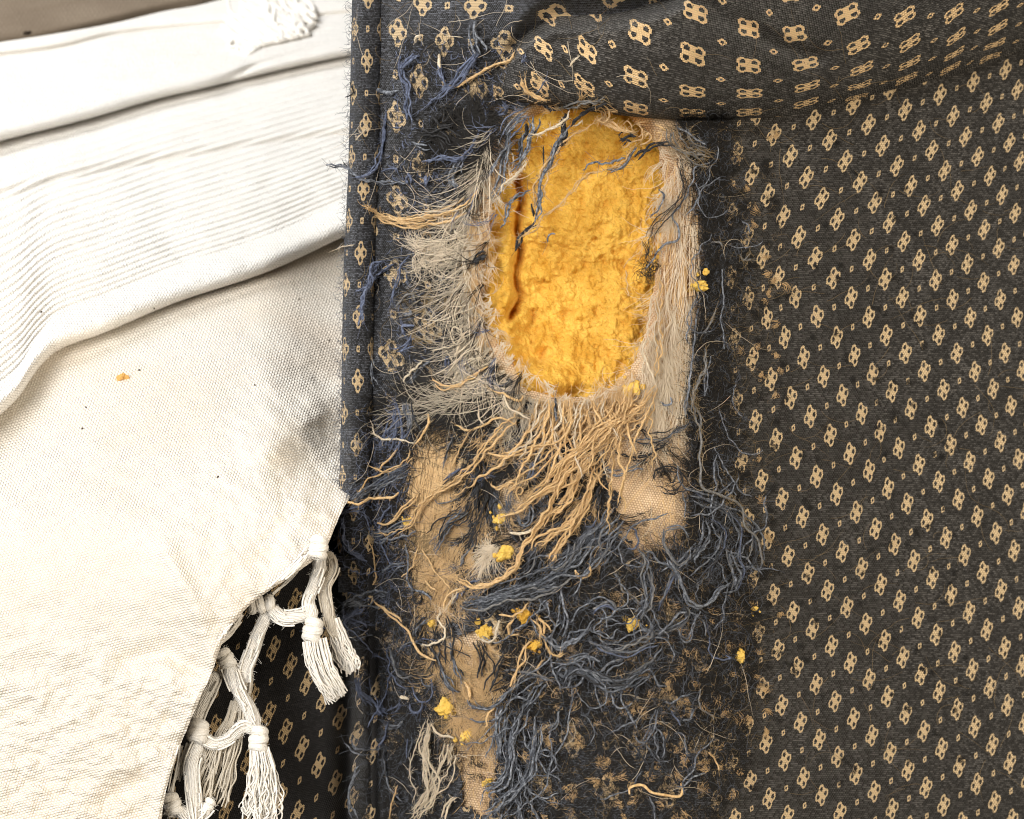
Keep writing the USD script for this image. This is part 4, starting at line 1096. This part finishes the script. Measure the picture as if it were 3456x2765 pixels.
BAND = [(2300, 405), (2460, 405), (2540, 700), (2540, 1100), (2520, 1500), (2560, 1900), (2480, 2200), (2330, 1850), (2340, 1300), (2385, 900), (2345, 560)]
thin = lambda q, a, b: q[rng.random(len(q)) > .93 * sst(a, b, q[:, 0] + 190 * fbm(q[:, 0], q[:, 1], 110, 3, 77))]
fibres('matted_fibre', thin(rand_in(BAND, 9500), 2375, 2490), (30, 95), None, 'k', 1.7, .35, 1, (2, 18))
fibres('matted_fibre', rand_in(BAND, 260), (40, 110), 95, 'o', .8, .3, .8, (4, 16))
fibres('matted_fibre', thin(rand_in(BAND, 1300), 2420, 2530), (30, 90), None, 'b', 1.1, .5, .8, (4, 18))
LOWL = [(1230, 1980), (1400, 2000), (1450, 2200), (1500, 2480), (1540, 2790), (1230, 2790)]
LOWR = [(1690, 1990), (1830, 1900), (2100, 1890), (2330, 1800), (2540, 1850), (2560, 2300), (2420, 2480), (2000, 2420), (1740, 2420), (1740, 2790), (1690, 2790), (1720, 2400)]
fibres('matted_fibre', rand_in(LOWL, 2200), (40, 140), None, 'k', 1.6, .38, 1, (2, 18))
fibres('matted_fibre', rand_in(LOWL, 400), (40, 150), None, 'b', 1.2, .30, 1, (4, 22))
fibres('matted_fibre', rand_in(LOWR, 6000), (30, 110), None, 'k', 1.5, .48, 1, (2, 18))
fibres('matted_fibre', rand_in(LOWR, 300), (40, 120), None, 'o', .8, .35, 1, (4, 24))
fibres('matted_fibre', rand_in(LOWR, 700), (40, 150), None, 'b', 1.2, .30, 1, (4, 24))
PILE = [(1720, 2380), (2000, 2380), (2420, 2420), (2520, 2300), (2540, 2560), (2420, 2790), (1720, 2790)]
fibres('matted_fibre', rand_in(PILE, 3200), (25, 75), None, 'k', 1.4, .5, 1, (2, 16))
fibres('matted_fibre', rand_in(PILE, 260), (30, 90), None, 'o', .8, .45, 1, (2, 16))
fibres('matted_fibre', rand_in(PILE, 500), (25, 80), None, 'b', 1.2, .5, 1, (2, 18))
fibres('matted_fibre', rand_in(PILE, 70), (16, 46), None, 't', 1.3, .6, 1, (2, 14), lock=(18, 16))
fibres('matted_fibre', rand_in([(1750, 2060), (2450, 1900), (2540, 2300), (2300, 2420), (1760, 2400)], 70), (25, 70), None, 't', 1.2, .5, 1, (2, 16), lock=(12, 16))
KN = [(1240, 1400), (1400, 1400), (1360, 1700), (1370, 2100), (1240, 2100)]
fibres('matted_fibre', rand_in(KN, 1800), (40, 130), None, 'k', 1.5, .35, 1, (2, 18))
fibres('matted_fibre', rand_in(KN, 500), (40, 130), 130, 'u', 1.3, .3, .8, (4, 20))
LEFT = [(1330, 130), (1700, 120), (1720, 360), (1600, 520), (1560, 760), (1480, 1000), (1440, 1380), (1300, 1380), (1310, 600)]
fibres('matted_fibre', rand_in(LEFT, 1500), (30, 110), None, 'k', 1.2, .35, 1, (2, 18))
fibres('matted_fibre', rand_in(LEFT, 500), (12, 34), 80, 'u', 2.6, .2, .5, (2, 12))
fibres('matted_fibre', rand_in([(1480, 380), (1600, 330), (1680, 400), (1620, 520), (1520, 560), (1400, 500)], 60), (80, 190), 20, 'k', 1.6, .2, .6, (4, 26), lock=(22, 14))
fibres('matted_fibre', rand_in([(1380, 1250), (1640, 1330), (1720, 1420), (1640, 1460), (1380, 1400)], 60), (90, 240), 185, 'k', 1.5, .10, .2, (6, 26), lock=(22, 12))
MID = [(1560, 1420), (1800, 1430), (1980, 1560), (2080, 1700), (2110, 1860), (1900, 1960), (1640, 2000), (1520, 1900), (1590, 1760)]
fibres('matted_fibre', rand_in(MID, 110), (60, 200), 120, 'k', 1.7, .15, .4, (2, 14), lock=(20, 14))
fibres('matted_fibre', rand_in(MID, 60), (70, 220), 122, 't', 1.3, .12, .35, (4, 18), lock=(9, 10))
fibres('matted_fibre', rand_in(MID, 60), (60, 200), 125, 'b', 1.4, .15, .4, (4, 18), lock=(12, 10))
fibres('matted_fibre', rand_in([(1490, 1700), (1640, 1640), (1640, 1850), (1560, 2000), (1430, 2010), (1480, 1850)], 50), (90, 230), 118, 't', 1.2, .1, .25, (4, 16), lock=(14, 12))
fibres('matted_fibre', rand_in([(2170, 880), (2210, 880), (2200, 940), (2165, 930)], 80), (30, 80), None, 'k', 1.3, .5, 1, (2, 14))
# pale wool combed out to the left of the hole
WL = [(1672, 400), (1650, 480), (1615, 640), (1588, 800), (1582, 950), (1598, 1065), (1630, 1160), (1690, 1250), (1760, 1325)]


def along(pl, n, jit):
    p = np.array(pl, float); s = np.concatenate([[0], np.cumsum(np.hypot(*np.diff(p, axis=0).T))])
    u = rng.uniform(0, s[-1], n)
    return np.stack([np.interp(u, s, p[:, 0]), np.interp(u, s, p[:, 1])], -1) + rng.normal(size=(n, 2)) * jit


wool_angle = lambda q: np.interp(q[:, 1], [340, 480, 600, 760, 900, 1050, 1200, 1340], [118, 112, 128, 152, 140, 128, 128, 150])
fibres('wool_tuft', along(WL, 44, 10), (180, 370), wool_angle, 'w', 1.9, .06, .17, (4, 34), 15, 0, 'pale combed out wool beside the foam', 16, (8, 9))
fibres('wool_tuft', along(WL[2:], 24, 9), (150, 340), wool_angle, 'c', 1.9, .07, .18, (8, 38), 15, 0, None, 16, (6, 8))
fibres('wool_tuft', along(WL[1:], 70, 14), (120, 320), wool_angle, 'c', 2.4, .08, .18, (12, 40), 16, 0, None, 20)
fibres('wool_tuft', along(WL, 120, 8), (80, 240), wool_angle, 'w', 1.5, .09, .24, (4, 34), 13, 0, None, 16)
fibres('wool_tuft', along([(1608, 700), (1592, 850), (1598, 1000), (1626, 1120)], 46, 11), (70, 160), 96, 't', 1.7, .06, .14, (4, 18), 10, 0, None, 8, (8, 7))
fibres('wool_tuft', along([(1608, 700), (1592, 850), (1598, 1000), (1626, 1120)], 20, 11), (70, 160), 100, 'c', 1.7, .06, .2, (4, 18), 10, 0, None, 8, (8, 7))
fibres('wool_tuft', along([(1640, 1320), (1560, 1360), (1430, 1365)], 24, 26), (110, 300), 176, 'w', 1.8, .09, .22, (10, 34), 12, 0, None, 12, (9, 8))
fibres('wool_tuft', along([(1780, 1340), (1740, 1400), (1660, 1450)], 22, 14), (60, 190), 110, 'w', 1.3, .2, .35, (6, 26), 12, 0, None, 8, (12, 8))
fibres('wool_tuft', along([(1500, 900), (1560, 780), (1480, 820), (1420, 900)], 26, 26), (60, 180), 140, 'c', 1.4, .3, .6, (10, 34), 13, 0, None, 10, (10, 7))
fibres('wool_tuft', along([(1460, 1010), (1420, 1060), (1400, 1140)], 5, 20), (60, 150), 120, 'o', .9, .35, .6, (10, 30), 13, 0, None, 10, (12, 9))
fibres('wool_tuft', along(WL, 20, 30), (90, 240), wool_angle, 'k', 1.5, .12, .3, (20, 44), 13, 0, None, 12, (9, 8))
fibres('wool_tuft', along(WL, 8, 40), (90, 200), wool_angle, 'u', 1.5, .12, .3, (20, 44), 13, 0, None, 12, (7, 6))
fibres('wool_tuft', along([(1680, 1840), (1640, 1890)], 14, 12), (60, 150), 140, 'c', 1.5, .1, .2, (10, 24), 10, 0, None, 8, (14, 8))
# cream strip right of the foam
ST = [(2245, 500), (2330, 540), (2360, 760), (2335, 1100), (2300, 1400), (2200, 1400), (2180, 1270), (2222, 1000)]
fibres('lining_fibre', rand_in(ST, 34), (110, 330), 93, 'c', 1.3, .04, .09, (0, 12), 12, 0, None, 6, (9, 9))
fibres('lining_fibre', rand_in(ST, 130), (90, 300), 92, 't', 2.3, .02, .04, (0, 6), 10)
fibres('lining_fibre', rand_in(ST, 70), (90, 300), 92, 'c', 2.3, .02, .04, (0, 6), 10)
fibres('lining_fibre', rand_in([(2225, 950), (2280, 1000), (2280, 1250), (2240, 1420), (2160, 1340)], 40), (120, 300), 98, 'c', 1.4, .08, .14, (6, 22), 12, 0, None, 8, (12, 8))
fibres('lining_fibre', rand_in([(2235, 480), (2300, 500), (2270, 760), (2215, 800)], 22), (60, 180), 112, 'c', 1.1, .2, .3, (4, 20), 10, 0, None, 8, (10, 9))
EDGE = [(1800, 1346), (1890, 1362), (1980, 1354), (2075, 1312), (2145, 1258)]
fibres('lining_fibre', along(EDGE, 60, 6), (60, 180), 100, 't', 1.4, .06, .2, (4, 14), 10, 0, None, 6, (8, 7))
fibres('lining_fibre', along(EDGE, 30, 6), (40, 130), 105, 'c', 1.4, .08, .25, (4, 16), 10, 0, None, 6, (8, 7))
DN = [(1440, 2180), (1640, 2130), (1690, 2260), (1640, 2480), (1520, 2480)]
fibres('lining_fibre', rand_in(DN, 90), (60, 200), 95, 't', 1.2, .15, .35, (4, 18), 10, 0, None, 8, (10, 9))
fibres('lining_fibre', rand_in(DN, 20), (60, 200), 95, 'o', 1.2, .2, .4, (4, 18), 10, 0, None, 8, (12, 9))
fibres('lining_fibre', rand_in([(1400, 1400), (1560, 1400), (1500, 1700), (1390, 1760)], 260), (160, 330), 96, 't', 2.6, .03, .04, (0, 5), 10)
fibres('lining_fibre', rand_in([(1390, 1480), (1480, 1440), (1480, 1650), (1400, 1690)], 140), (60, 120), 22, 't', 2.6, .03, .06, (0, 5), 8)
outside = lambda q: q[~inside(TEARS[0], q[:, 0], q[:, 1])]
fibres('lining_fibre', along(HOLE + HOLE[:1], 90, 10), (22, 80), None, 't', 1.5, .12, 1, (2, 14), 9, 0, None, 6, (6, 8))
fibres('lining_fibre', along(HOLE[:10], 60, 8), (30, 90), 120, 'c', 1.5, .12, .5, (2, 14), 9, 0, None, 6, (6, 8))
fibres('lining_fibre', rand_in([(1400, 1420), (1545, 1410), (1490, 1720), (1395, 1760)], 70), (160, 330), 96, 'o', 1.5, .02, .03, (1, 6), 10)
fibres('lining_fibre', rand_in([(1395, 1480), (1490, 1440), (1480, 1680), (1400, 1720)], 60), (50, 110), 22, 'o', 1.5, .03, .05, (1, 6), 8)
# strays over the whole arm
fibres('stray_hair', outside(rand_in([(1200, 20), (2400, 20), (3400, 300), (3400, 2700), (1200, 2700)], 420)), (60, 220), None, 'o', .9, .12, 1, (2, 20), 12)
fibres('stray_hair', outside(rand_in([(1200, 20), (2000, 20), (2500, 900), (2500, 2700), (1200, 2700)], 260)), (60, 240), None, 'c', 1.2, .14, 1, (6, 30), 12)
fibres('stray_hair', np.stack([welt_mid(np.linspace(0, 1800, 700)) - 50 + rng.normal(size=700) * 8, np.linspace(0, 1800, 700)], -1), (10, 40), 190, 'b', 1.1, .3, .9, (2, 10), 6)
# worn, felted spots beside the tear and on the side
WORN = [(2460, 430), (2620, 430), (2680, 900), (2620, 1500), (2640, 2100), (2580, 2600), (2460, 2400)]
fibres('matted_fibre', rand_in(WORN, 300), (14, 46), None, 'o', .7, .5, 1, (1, 8))
fibres('matted_fibre', rand_in(WORN, 50), (14, 44), None, 'k', 1.3, .6, 1, (1, 8), lock=(22, 14))
fibres('matted_fibre', rand_in(WORN, 36), (14, 40), None, 't', 1.1, .6, 1, (1, 8), lock=(16, 12))
fibres('matted_fibre', rand_in([(2450, 450), (3100, 420), (3300, 2700), (2450, 2700)], 150), (10, 30), None, 'k', 1.2, .6, 1, (0, 6), lock=(16, 9))
# torn threads crossing the bare lining
fibres('lining_fibre', rand_in([(2090, 1480), (2330, 1500), (2320, 1800), (2160, 1850)], 40), (80, 260), 80, 't', 2.2, .05, .5, (0, 6), 10)
fibres('lining_fibre', rand_in([(2060, 1440), (2340, 1440), (2330, 1540), (2080, 1600)], 9), (90, 200), 20, 'k', 1.3, .12, .5, (2, 14), 12, 0, None, 6, (8, 8))
fibres('lining_fibre', rand_in([(2230, 1560), (2290, 1570), (2280, 1660), (2220, 1650)], 7), (40, 90), None, 'k', 1.2, .5, 1, (2, 14), 12, 0, None, 6, (10, 8))
fibres('lining_fibre', rand_in([(2120, 1720), (2220, 1720), (2200, 1840), (2130, 1830)], 7), (30, 80), None, 'k', .8, .4, 1, (1, 6), 12, 0, None, 2, (8, 8))
fibres('lining_fibre', rand_in([(1560, 2450), (1700, 2400), (1650, 2720), (1570, 2700)], 40), (80, 220), 92, 't', 2.0, .05, .12, (0, 5), 10)
fibres('lining_fibre', rand_in([(1580, 2560), (1650, 2540), (1640, 2640), (1590, 2640)], 6), (30, 70), None, 'k', 1.2, .4, 1, (1, 8), 12, 0, None, 2, (10, 8))
fibres('lining_fibre', rand_in([(1400, 1700), (1580, 1650), (1560, 1950), (1400, 2100)], 60), (120, 320), 104, 't', 2.2, .06, .16, (0, 8), 10)
fibres('lining_fibre', rand_in([(1400, 1750), (1560, 1700), (1540, 1950), (1420, 2100)], 26), (80, 220), 118, 'o', 1.2, .12, .3, (2, 12), 12, 0, None, 6, (9, 8))

# ------------------------------------------------------------------ fringe of the throw
fringe_pts = []


def fr_depth(x, y):
    return np.where(x < hem(y), lower(x, y), .5 * (lower(np.minimum(x, hem(y)), y) + low_d(x, y)) - .012)


def frp(pts, lift):
    c = spline(pts, 3.0)
    d = np.minimum(fr_depth(c[:, 0], c[:, 1]), 1.055)
    kk = np.ones(25) / 25
    if len(d) > 30:
        d = np.convolve(np.pad(d, 12, 'edge'), kk, 'valid')
    return c, d - lift * K


def cord(pts, w, lift, mat='cord', twist=25.0, name='fringe_cord'):
    P = [(400 + x * .58, 1765 + y * .58) for x, y in pts]
    c, d = frp(P, lift)
    m = len(c); u = np.linspace(0, 1, m)
    r = w * .51 / 2 * K * (1 + .07 * np.sin(u * 7 + rng.uniform(0, 6)) + .03 * rng.normal(size=m).cumsum() / math.sqrt(m))
    r = r * np.minimum(1, .6 + 5 * np.minimum(u, 1 - u))
    v, f = tube(ray(c[:, 0], c[:, 1], d), r, 54, twist + rng.normal() * 8, 13, .15, rng.uniform(0, 6), .85)
    put(throw, name, v, f, M[mat], last_st * [13 / 2, .25])
    fringe_pts.append(v)
    # a few threads standing proud of the cord
    parts = []
    for s in range(7):
        ph_ = rng.uniform(0, 6.28); tw_ = rng.normal() * 1.2
        i0, i1 = sorted(rng.integers(0, m, 2)); i1 = max(i1, min(m, i0 + 12)); sl = slice(max(0, i1 - 40) if i1 - i0 < 12 else i0, i1)
        if len(c[sl]) < 5:
            continue
        th_ = ph_ + tw_ * u[sl]
        t = np.gradient(c[sl], axis=0); t /= np.linalg.norm(t, axis=1, keepdims=True) + 1e-9
        off = w * .58 / 2 * 1.0
        xy = c[sl] + np.stack([-t[:, 1], t[:, 0]], -1) * (off * np.cos(th_))[:, None]
        parts.append(tube(ray(xy[:, 0], xy[:, 1], d[sl] - off * K * (.15 + .85 * np.abs(np.sin(th_)))), 3.2 * K, 6))
    if parts:
        v, f = join(parts)
        put(throw, name.replace('cord', 'thread'), v, f, M[mat])


def knot(x, y, w, h, ang, lift, mat='cord'):
    cx, cy = 400 + x * .58, 1765 + y * .58
    d0 = float(np.minimum(fr_depth(np.array([cx]), np.array([cy])), 1.055)[0]) - (lift + 6) * K
    a = math.radians(ang)
    parts = []
    R = w * .51 / 2
    h = h * .9
    for k_, (o, tl, sc) in enumerate(((-.34, .10, .92), (.0, -.12, 1.0), (.34, .16, .93))):
        p = np.linspace(0, 2 * math.pi, 64)
        lx = np.cos(p) * R * .50 * sc; lz = np.sin(p) * R * .55 * sc; ly = o * h * .58 + tl * R * np.sin(p + .6)
        X = cx + lx * math.cos(a) - ly * math.sin(a); Y = cy + lx * math.sin(a) + ly * math.cos(a)
        parts.append(tube(ray(X, Y, d0 + lz * K), R * .60 * sc * K, 44, 18, 10, .15, k_ * 1.3))
    v, f = join(parts)
    put(throw, 'knot', v, f, M[mat])
    fringe_pts.append(v)


def tassel(pts, w0, w1, n, lift, mat='cord', loose=1.0, sw=5.0):
    parts = []
    P = np.array([(400 + x * .58, 1765 + y * .58) for x, y in pts])
    for s in range(n):
        c, d = frp(P, lift)
        m = len(c); u = np.linspace(0, 1, m)
        t = np.gradient(c, axis=0); t /= np.linalg.norm(t, axis=1, keepdims=True) + 1e-9
        o = rng.uniform(-.5, .5); z = rng.uniform(-.5, .5)
        prof = np.interp(u, [0, .35, .8, 1], [w0, (w0 + w1) / 2 * 1.1, w1, w1 * .9]) * .58
        wob = sum(rng.normal() * loose * a_ * u * np.sin(u * f_ + rng.uniform(0, 6)) for a_, f_ in ((7, 5), (5, 11), (3, 23)))
        end = int(m * rng.uniform(.8, 1.0))
        c = (c + np.stack([-t[:, 1], t[:, 0]], -1) * (o * prof + wob)[:, None])[:end]
        d = (d - z * prof * .6 * K * math.sqrt(max(0, 1 - 3.6 * o * o)))[:end] - 2 * K
        parts.append(tube(ray(c[:, 0], c[:, 1], d), sw * .5 * K * (.8 + .4 * rng.random()), 6, 500, 2, .2, rng.uniform(0, 6)))
    v, f = join(parts)
    put(throw, 'tassel', v, f, M[mat])
    fringe_pts.append(v)


# behind ones first
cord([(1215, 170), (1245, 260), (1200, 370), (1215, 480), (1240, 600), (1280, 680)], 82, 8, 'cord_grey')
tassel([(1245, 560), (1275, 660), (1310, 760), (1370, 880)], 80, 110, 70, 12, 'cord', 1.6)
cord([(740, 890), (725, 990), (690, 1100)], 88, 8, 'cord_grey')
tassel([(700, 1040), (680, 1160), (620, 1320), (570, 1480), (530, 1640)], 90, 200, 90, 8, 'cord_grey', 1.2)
cord([(1165, 190), (1165, 270), (1130, 380), (1105, 460), (1135, 560)], 90, 34)
cord([(880, 495), (960, 552), (1050, 545), (1140, 510)], 92, 32)
cord([(870, 520), (815, 640), (775, 760), (745, 850), (748, 930)], 96, 24)
cord([(660, 840), (720, 870), (775, 900)], 74, 20)
cord([(640, 830), (690, 960), (760, 1080), (805, 1190)], 96, 40)
cord([(570, 870), (525, 980), (475, 1080), (440, 1170)], 92, 20)
cord([(480, 1250), (560, 1285), (640, 1255), (720, 1185), (800, 1200)], 88, 42)
cord([(470, 1270), (430, 1400), (430, 1500), (440, 1600), (450, 1760)], 92, 40)
cord([(350, 1660), (420, 1715), (490, 1690), (530, 1640)], 92, 36)
knot(1165, 145, 122, 130, 4, 34)
knot(828, 475, 118, 165, 80, 36)
knot(622, 790, 112, 110, -30, 34)
knot(1130, 625, 128, 140, 12, 38)
knot(462, 1212, 140, 115, 8, 38)
knot(815, 1258, 128, 150, 4, 44)
knot(312, 1640, 122, 130, -20, 30)
knot(520, 1650, 78, 100, 30, 34)
tassel([(1140, 680), (1160, 780), (1200, 890), (1245, 960), (1290, 1030)], 140, 120, 110, 34, 'cord', .9)
tassel([(820, 1310), (838, 1450), (840, 1600), (830, 1760)], 110, 170, 100, 42, 'cord', 2.4, 5.5)
# threads drawn from the torn hem to the knots
for a, b, n, sp in (((1115, 160), (900, 400), 6, 40), ((1080, 200), (960, 330), 5, 34), ((720, 540), (590, 700), 6, 40), ((700, 570), (600, 660), 5, 30), ((590, 850), (540, 960), 5, 26), ((610, 860), (560, 960), 4, 16),
                    ((405, 1290), (340, 1500), 6, 22), ((360, 1300), (300, 1590), 7, 24), ((500, 1300), (470, 1480), 2, 6), ((780, 1470), (720, 1725), 2, 8), ((880, 1340), (905, 1480), 2, 8)):
    for s in range(n):
        o = rng.normal(size=2) * sp * .3
        mid = ((a[0] + b[0]) / 2 + o[0] + rng.normal() * 8, (a[1] + b[1]) / 2 + o[1] + rng.normal() * 8 + 10)
        P = [(400 + x * .58, 1765 + y * .58) for x, y in ((a[0] + o[0] * .8, a[1] + o[1] * .8), mid, (b[0] + o[0], b[1] + o[1]))]
        c, d = frp(P, 14 + rng.uniform(0, 10))
        v, f = tube(ray(c[:, 0], c[:, 1], d), 3.4 * K, 6, 500, 2, .2)
        put(throw, 'fringe_thread', v, f, M['cord'])


fv = np.vstack([v[rng.integers(0, len(v), 300)] for v in fringe_pts])
nf = len(fv); st_ = np.linspace(0, 1, 6)
dv = rng.normal(size=(nf, 3)); dv /= np.linalg.norm(dv, axis=1, keepdims=True); bn = rng.normal(size=(nf, 3)) * .7
q = fv[:, None] + (rng.uniform(3, 11, nf) * K)[:, None, None] * (st_[None, :, None] * dv[:, None] + (st_ ** 2)[None, :, None] * bn[:, None])
curves(throw, 'fringe_fuzz', q.reshape(-1, 3), np.full(nf, 6), np.full(nf * 6, .7 * K), M['fn'])


# fringe lying on the far part of the throw
def far(pts, w, lift, n=1, sp=0.0, name='tassel'):
    parts = []
    for s in range(n):
        c = spline(pts, 5.0); m = len(c); u = np.linspace(0, 1, m)
        c = c + rng.normal(size=2)[None] * sp + np.stack([np.sin(u * rng.uniform(3, 9) + rng.uniform(0, 6)), np.sin(u * rng.uniform(3, 9) + rng.uniform(0, 6))], -1) * sp * .7 * u[:, None]
        c[:, 1] = np.minimum(c[:, 1], B(c[:, 0]) - 100 + 40 * sst(900, 800, c[:, 0]))
        d = plane(np.maximum(c[:, 1], -60)) - .045 - (lift + rng.uniform(0, sp * 1.2)) * K * 1.5
        parts.append(tube(ray(c[:, 0], c[:, 1], d), w / 2 * K * 1.7, 8, 300, 3, .2, s))
    v, f = join(parts)
    put(throw, name, v, f, M['cord'])


far([(768, -60), (770, 0), (780, 40), (800, 75)], 15, 14, 6, 5)
far([(860, 20), (840, 32), (830, 50)], 14, 16, 5, 4)
far([(850, 30), (900, 60), (960, 90), (990, 120)], 16, 20, 26, 26)
far([(800, 80), (860, 120), (930, 140), (990, 135)], 16, 12, 30, 26)
far([(840, 110), (800, 150), (860, 165)], 14, 8, 14, 14)
far([(930, -50), (960, 20), (1010, 60)], 22, 30, 24, 34)

# ------------------------------------------------------------------ small things lying about
def blob(x, y, r, d, seed, mat, name, label, cat, squash=1.0, group=None):
    m = trimesh.creation.icosphere(4 if r > 8 else 2)
    v = np.array(m.vertices)
    g = meshkit.fbm(v * 1.6 + seed * 3.1, 3, seed) - .5
    g2 = meshkit.fbm(v * 4.5 + seed, 4, seed + 9) - .5
    g0 = meshkit.fbm(v * .9 + seed * 5.7, 2, seed + 4) - .5
    v = v * (1 + 1.7 * g0 + 1.0 * g + 1.0 * g2)[:, None] * np.array([1, .7, squash])
    ca, sa = math.cos(seed * 2.1), math.sin(seed * 2.1)
    v = v @ np.array([[ca, 0, sa], [0, 1, 0], [-sa, 0, ca]])
    t = thing(name, label, cat, group)
    w = v * r * K * 1.0
    p = to_world(np.zeros(3))
    w = (to_world(w) - p) + ray(x, y, d)
    put(t, 'lump', w, np.array(m.faces), M[mat])
    for b in range(5 if cat == 'foam crumb' else 0):
        an = rng.uniform(0, 6.28); rr = r * rng.uniform(.10, .42); ox = r * rng.uniform(.7, 2.3)
        x2, y2 = x + math.cos(an) * ox, y + math.sin(an) * ox
        u = np.array(m.vertices)[:, [1, 2, 0]] * (1 + 1.4 * g0 + g2)[:, None] * rr * K
        put(t, 'lump', (to_world(u) - p) + ray(x2, y2, d + 4 * K), np.array(m.faces), M[mat])


for q_, (x, y, r, lab) in enumerate((
        (2356, 962, 31, 'round yellow foam crumb stuck at the edge of the pale strip right of the hole'),
        (2125, 1318, 30, 'yellow foam crumb among tan yarns under the lower right rim of the hole'),
        (2136, 2109, 28, 'lone yellow foam crumb on blue yarns right of the long yarn loop'),
        (2544, 2055, 15, 'small foam crumb beside the patterned side panel, upper of two'),
        (2495, 2215, 22, 'foam crumb beside the patterned side panel, lower of two'),
        (1380, 1764, 22, 'foam crumb caught on tan yarns crossing the left lining patch'),
        (1690, 1750, 26, 'foam crumb in the dark gap behind the hanging yarns, topmost'),
        (1712, 1868, 28, 'larger foam crumb in the dark gap behind the hanging yarns, lower one'),
        (1640, 2136, 30, 'foam crumb wrapped by a cream yarn loop under the blue bundle'),
        (1457, 2104, 22, 'flat foam crumb left of the thick cream yarn curl'),
        (1508, 2395, 34, 'biggest foam crumb above the cluster of hanging cream strands'),
        (1573, 2484, 26, 'foam crumb on the top of the bottom lining strip'),
        (1642, 2640, 22, 'foam crumb low on the bottom lining strip'),
        (1809, 2174, 24, 'foam crumb below the orange fluff right of the two thin tan yarns'),
        (1772, 2080, 32, 'orange foam fluff with tan threads right of the blue bundle'))):
    sd = float(surf(np.array([x * 1.0]), np.array([y * 1.0]))[0])
    blob(x, y, r * .72, sd - 12 * K, q_ + 3, 'foam' if 'fluff' in lab else 'crumb', 'foam_crumb', lab, 'foam crumb', (.75, 1.3, .9)[q_ % 3])
d_ = float(lower(np.array([411.0]), np.array([1276.0]))[0])
blob(411, 1277, 15, d_ - 8 * K, 31, 'husk', 'seed_husk', 'small orange brown husk on the smooth white throw', 'husk', 1.3)
blob(92, 112, 22, float(plane(112.0)) - .05, 33, 'speck', 'dark_crumb', 'dark brown crumb on the shaded taupe cloth at the top', 'crumb', .35)
for i, (x, y, lab) in enumerate(((290, 1375, 'dark lint speck on the throw left below the orange husk'), (470, 1250, 'dark lint speck just right of the orange husk'), (278, 1447, 'lowest dark lint speck left under the orange husk'),
                                (1110, 1150, 'dark lint speck in the soft grey hollow of the throw by the piping'), (860, 1300, 'dark lint speck on the smooth throw halfway between husk and piping'), (1010, 1010, 'dark lint speck just under the rolled hem near the piping'),
                                (735, 1610, 'lone dark lint speck in the middle of the lower throw'), (520, 1042, 'dark lint speck on the rolled hem of the ribbed band'), (140, 1053, 'dark lint speck on the ribs at the left edge'))):
    dd = float((lower(np.array([x * 1.]), np.array([y * 1.])) if y > float(A(np.array([x]))[0]) else plane(np.array([y * 1.])) - .02 * 1.9)[0])
    blob(x, y, 3.6, dd - 3 * K, 40 + i, 'speck', 'lint_speck', lab, 'speck', 1)
t = thing('loose_yarn', 'loose thick tan yarn curl lying on dark matted fabric near the bottom', 'yarn')
c = spline([(1800 + x * .4637, 1965 + y * .4637) for x, y in ((700, 1545), (700, 1500), (745, 1480), (800, 1480), (860, 1530), (960, 1550), (1060, 1560), (1085, 1520), (1072, 1465))], 4)
d = surf(c[:, 0], c[:, 1]) - 24 * K
v, f = tube(ray(c[:, 0], c[:, 1], d), 5.2 * K * np.interp(np.linspace(0, 1, len(c)), [0, .1, .9, 1], [.5, 1, 1, .4]), 8, 700, 2, .25)
put(t, 'strand', v, f, M['yt'])
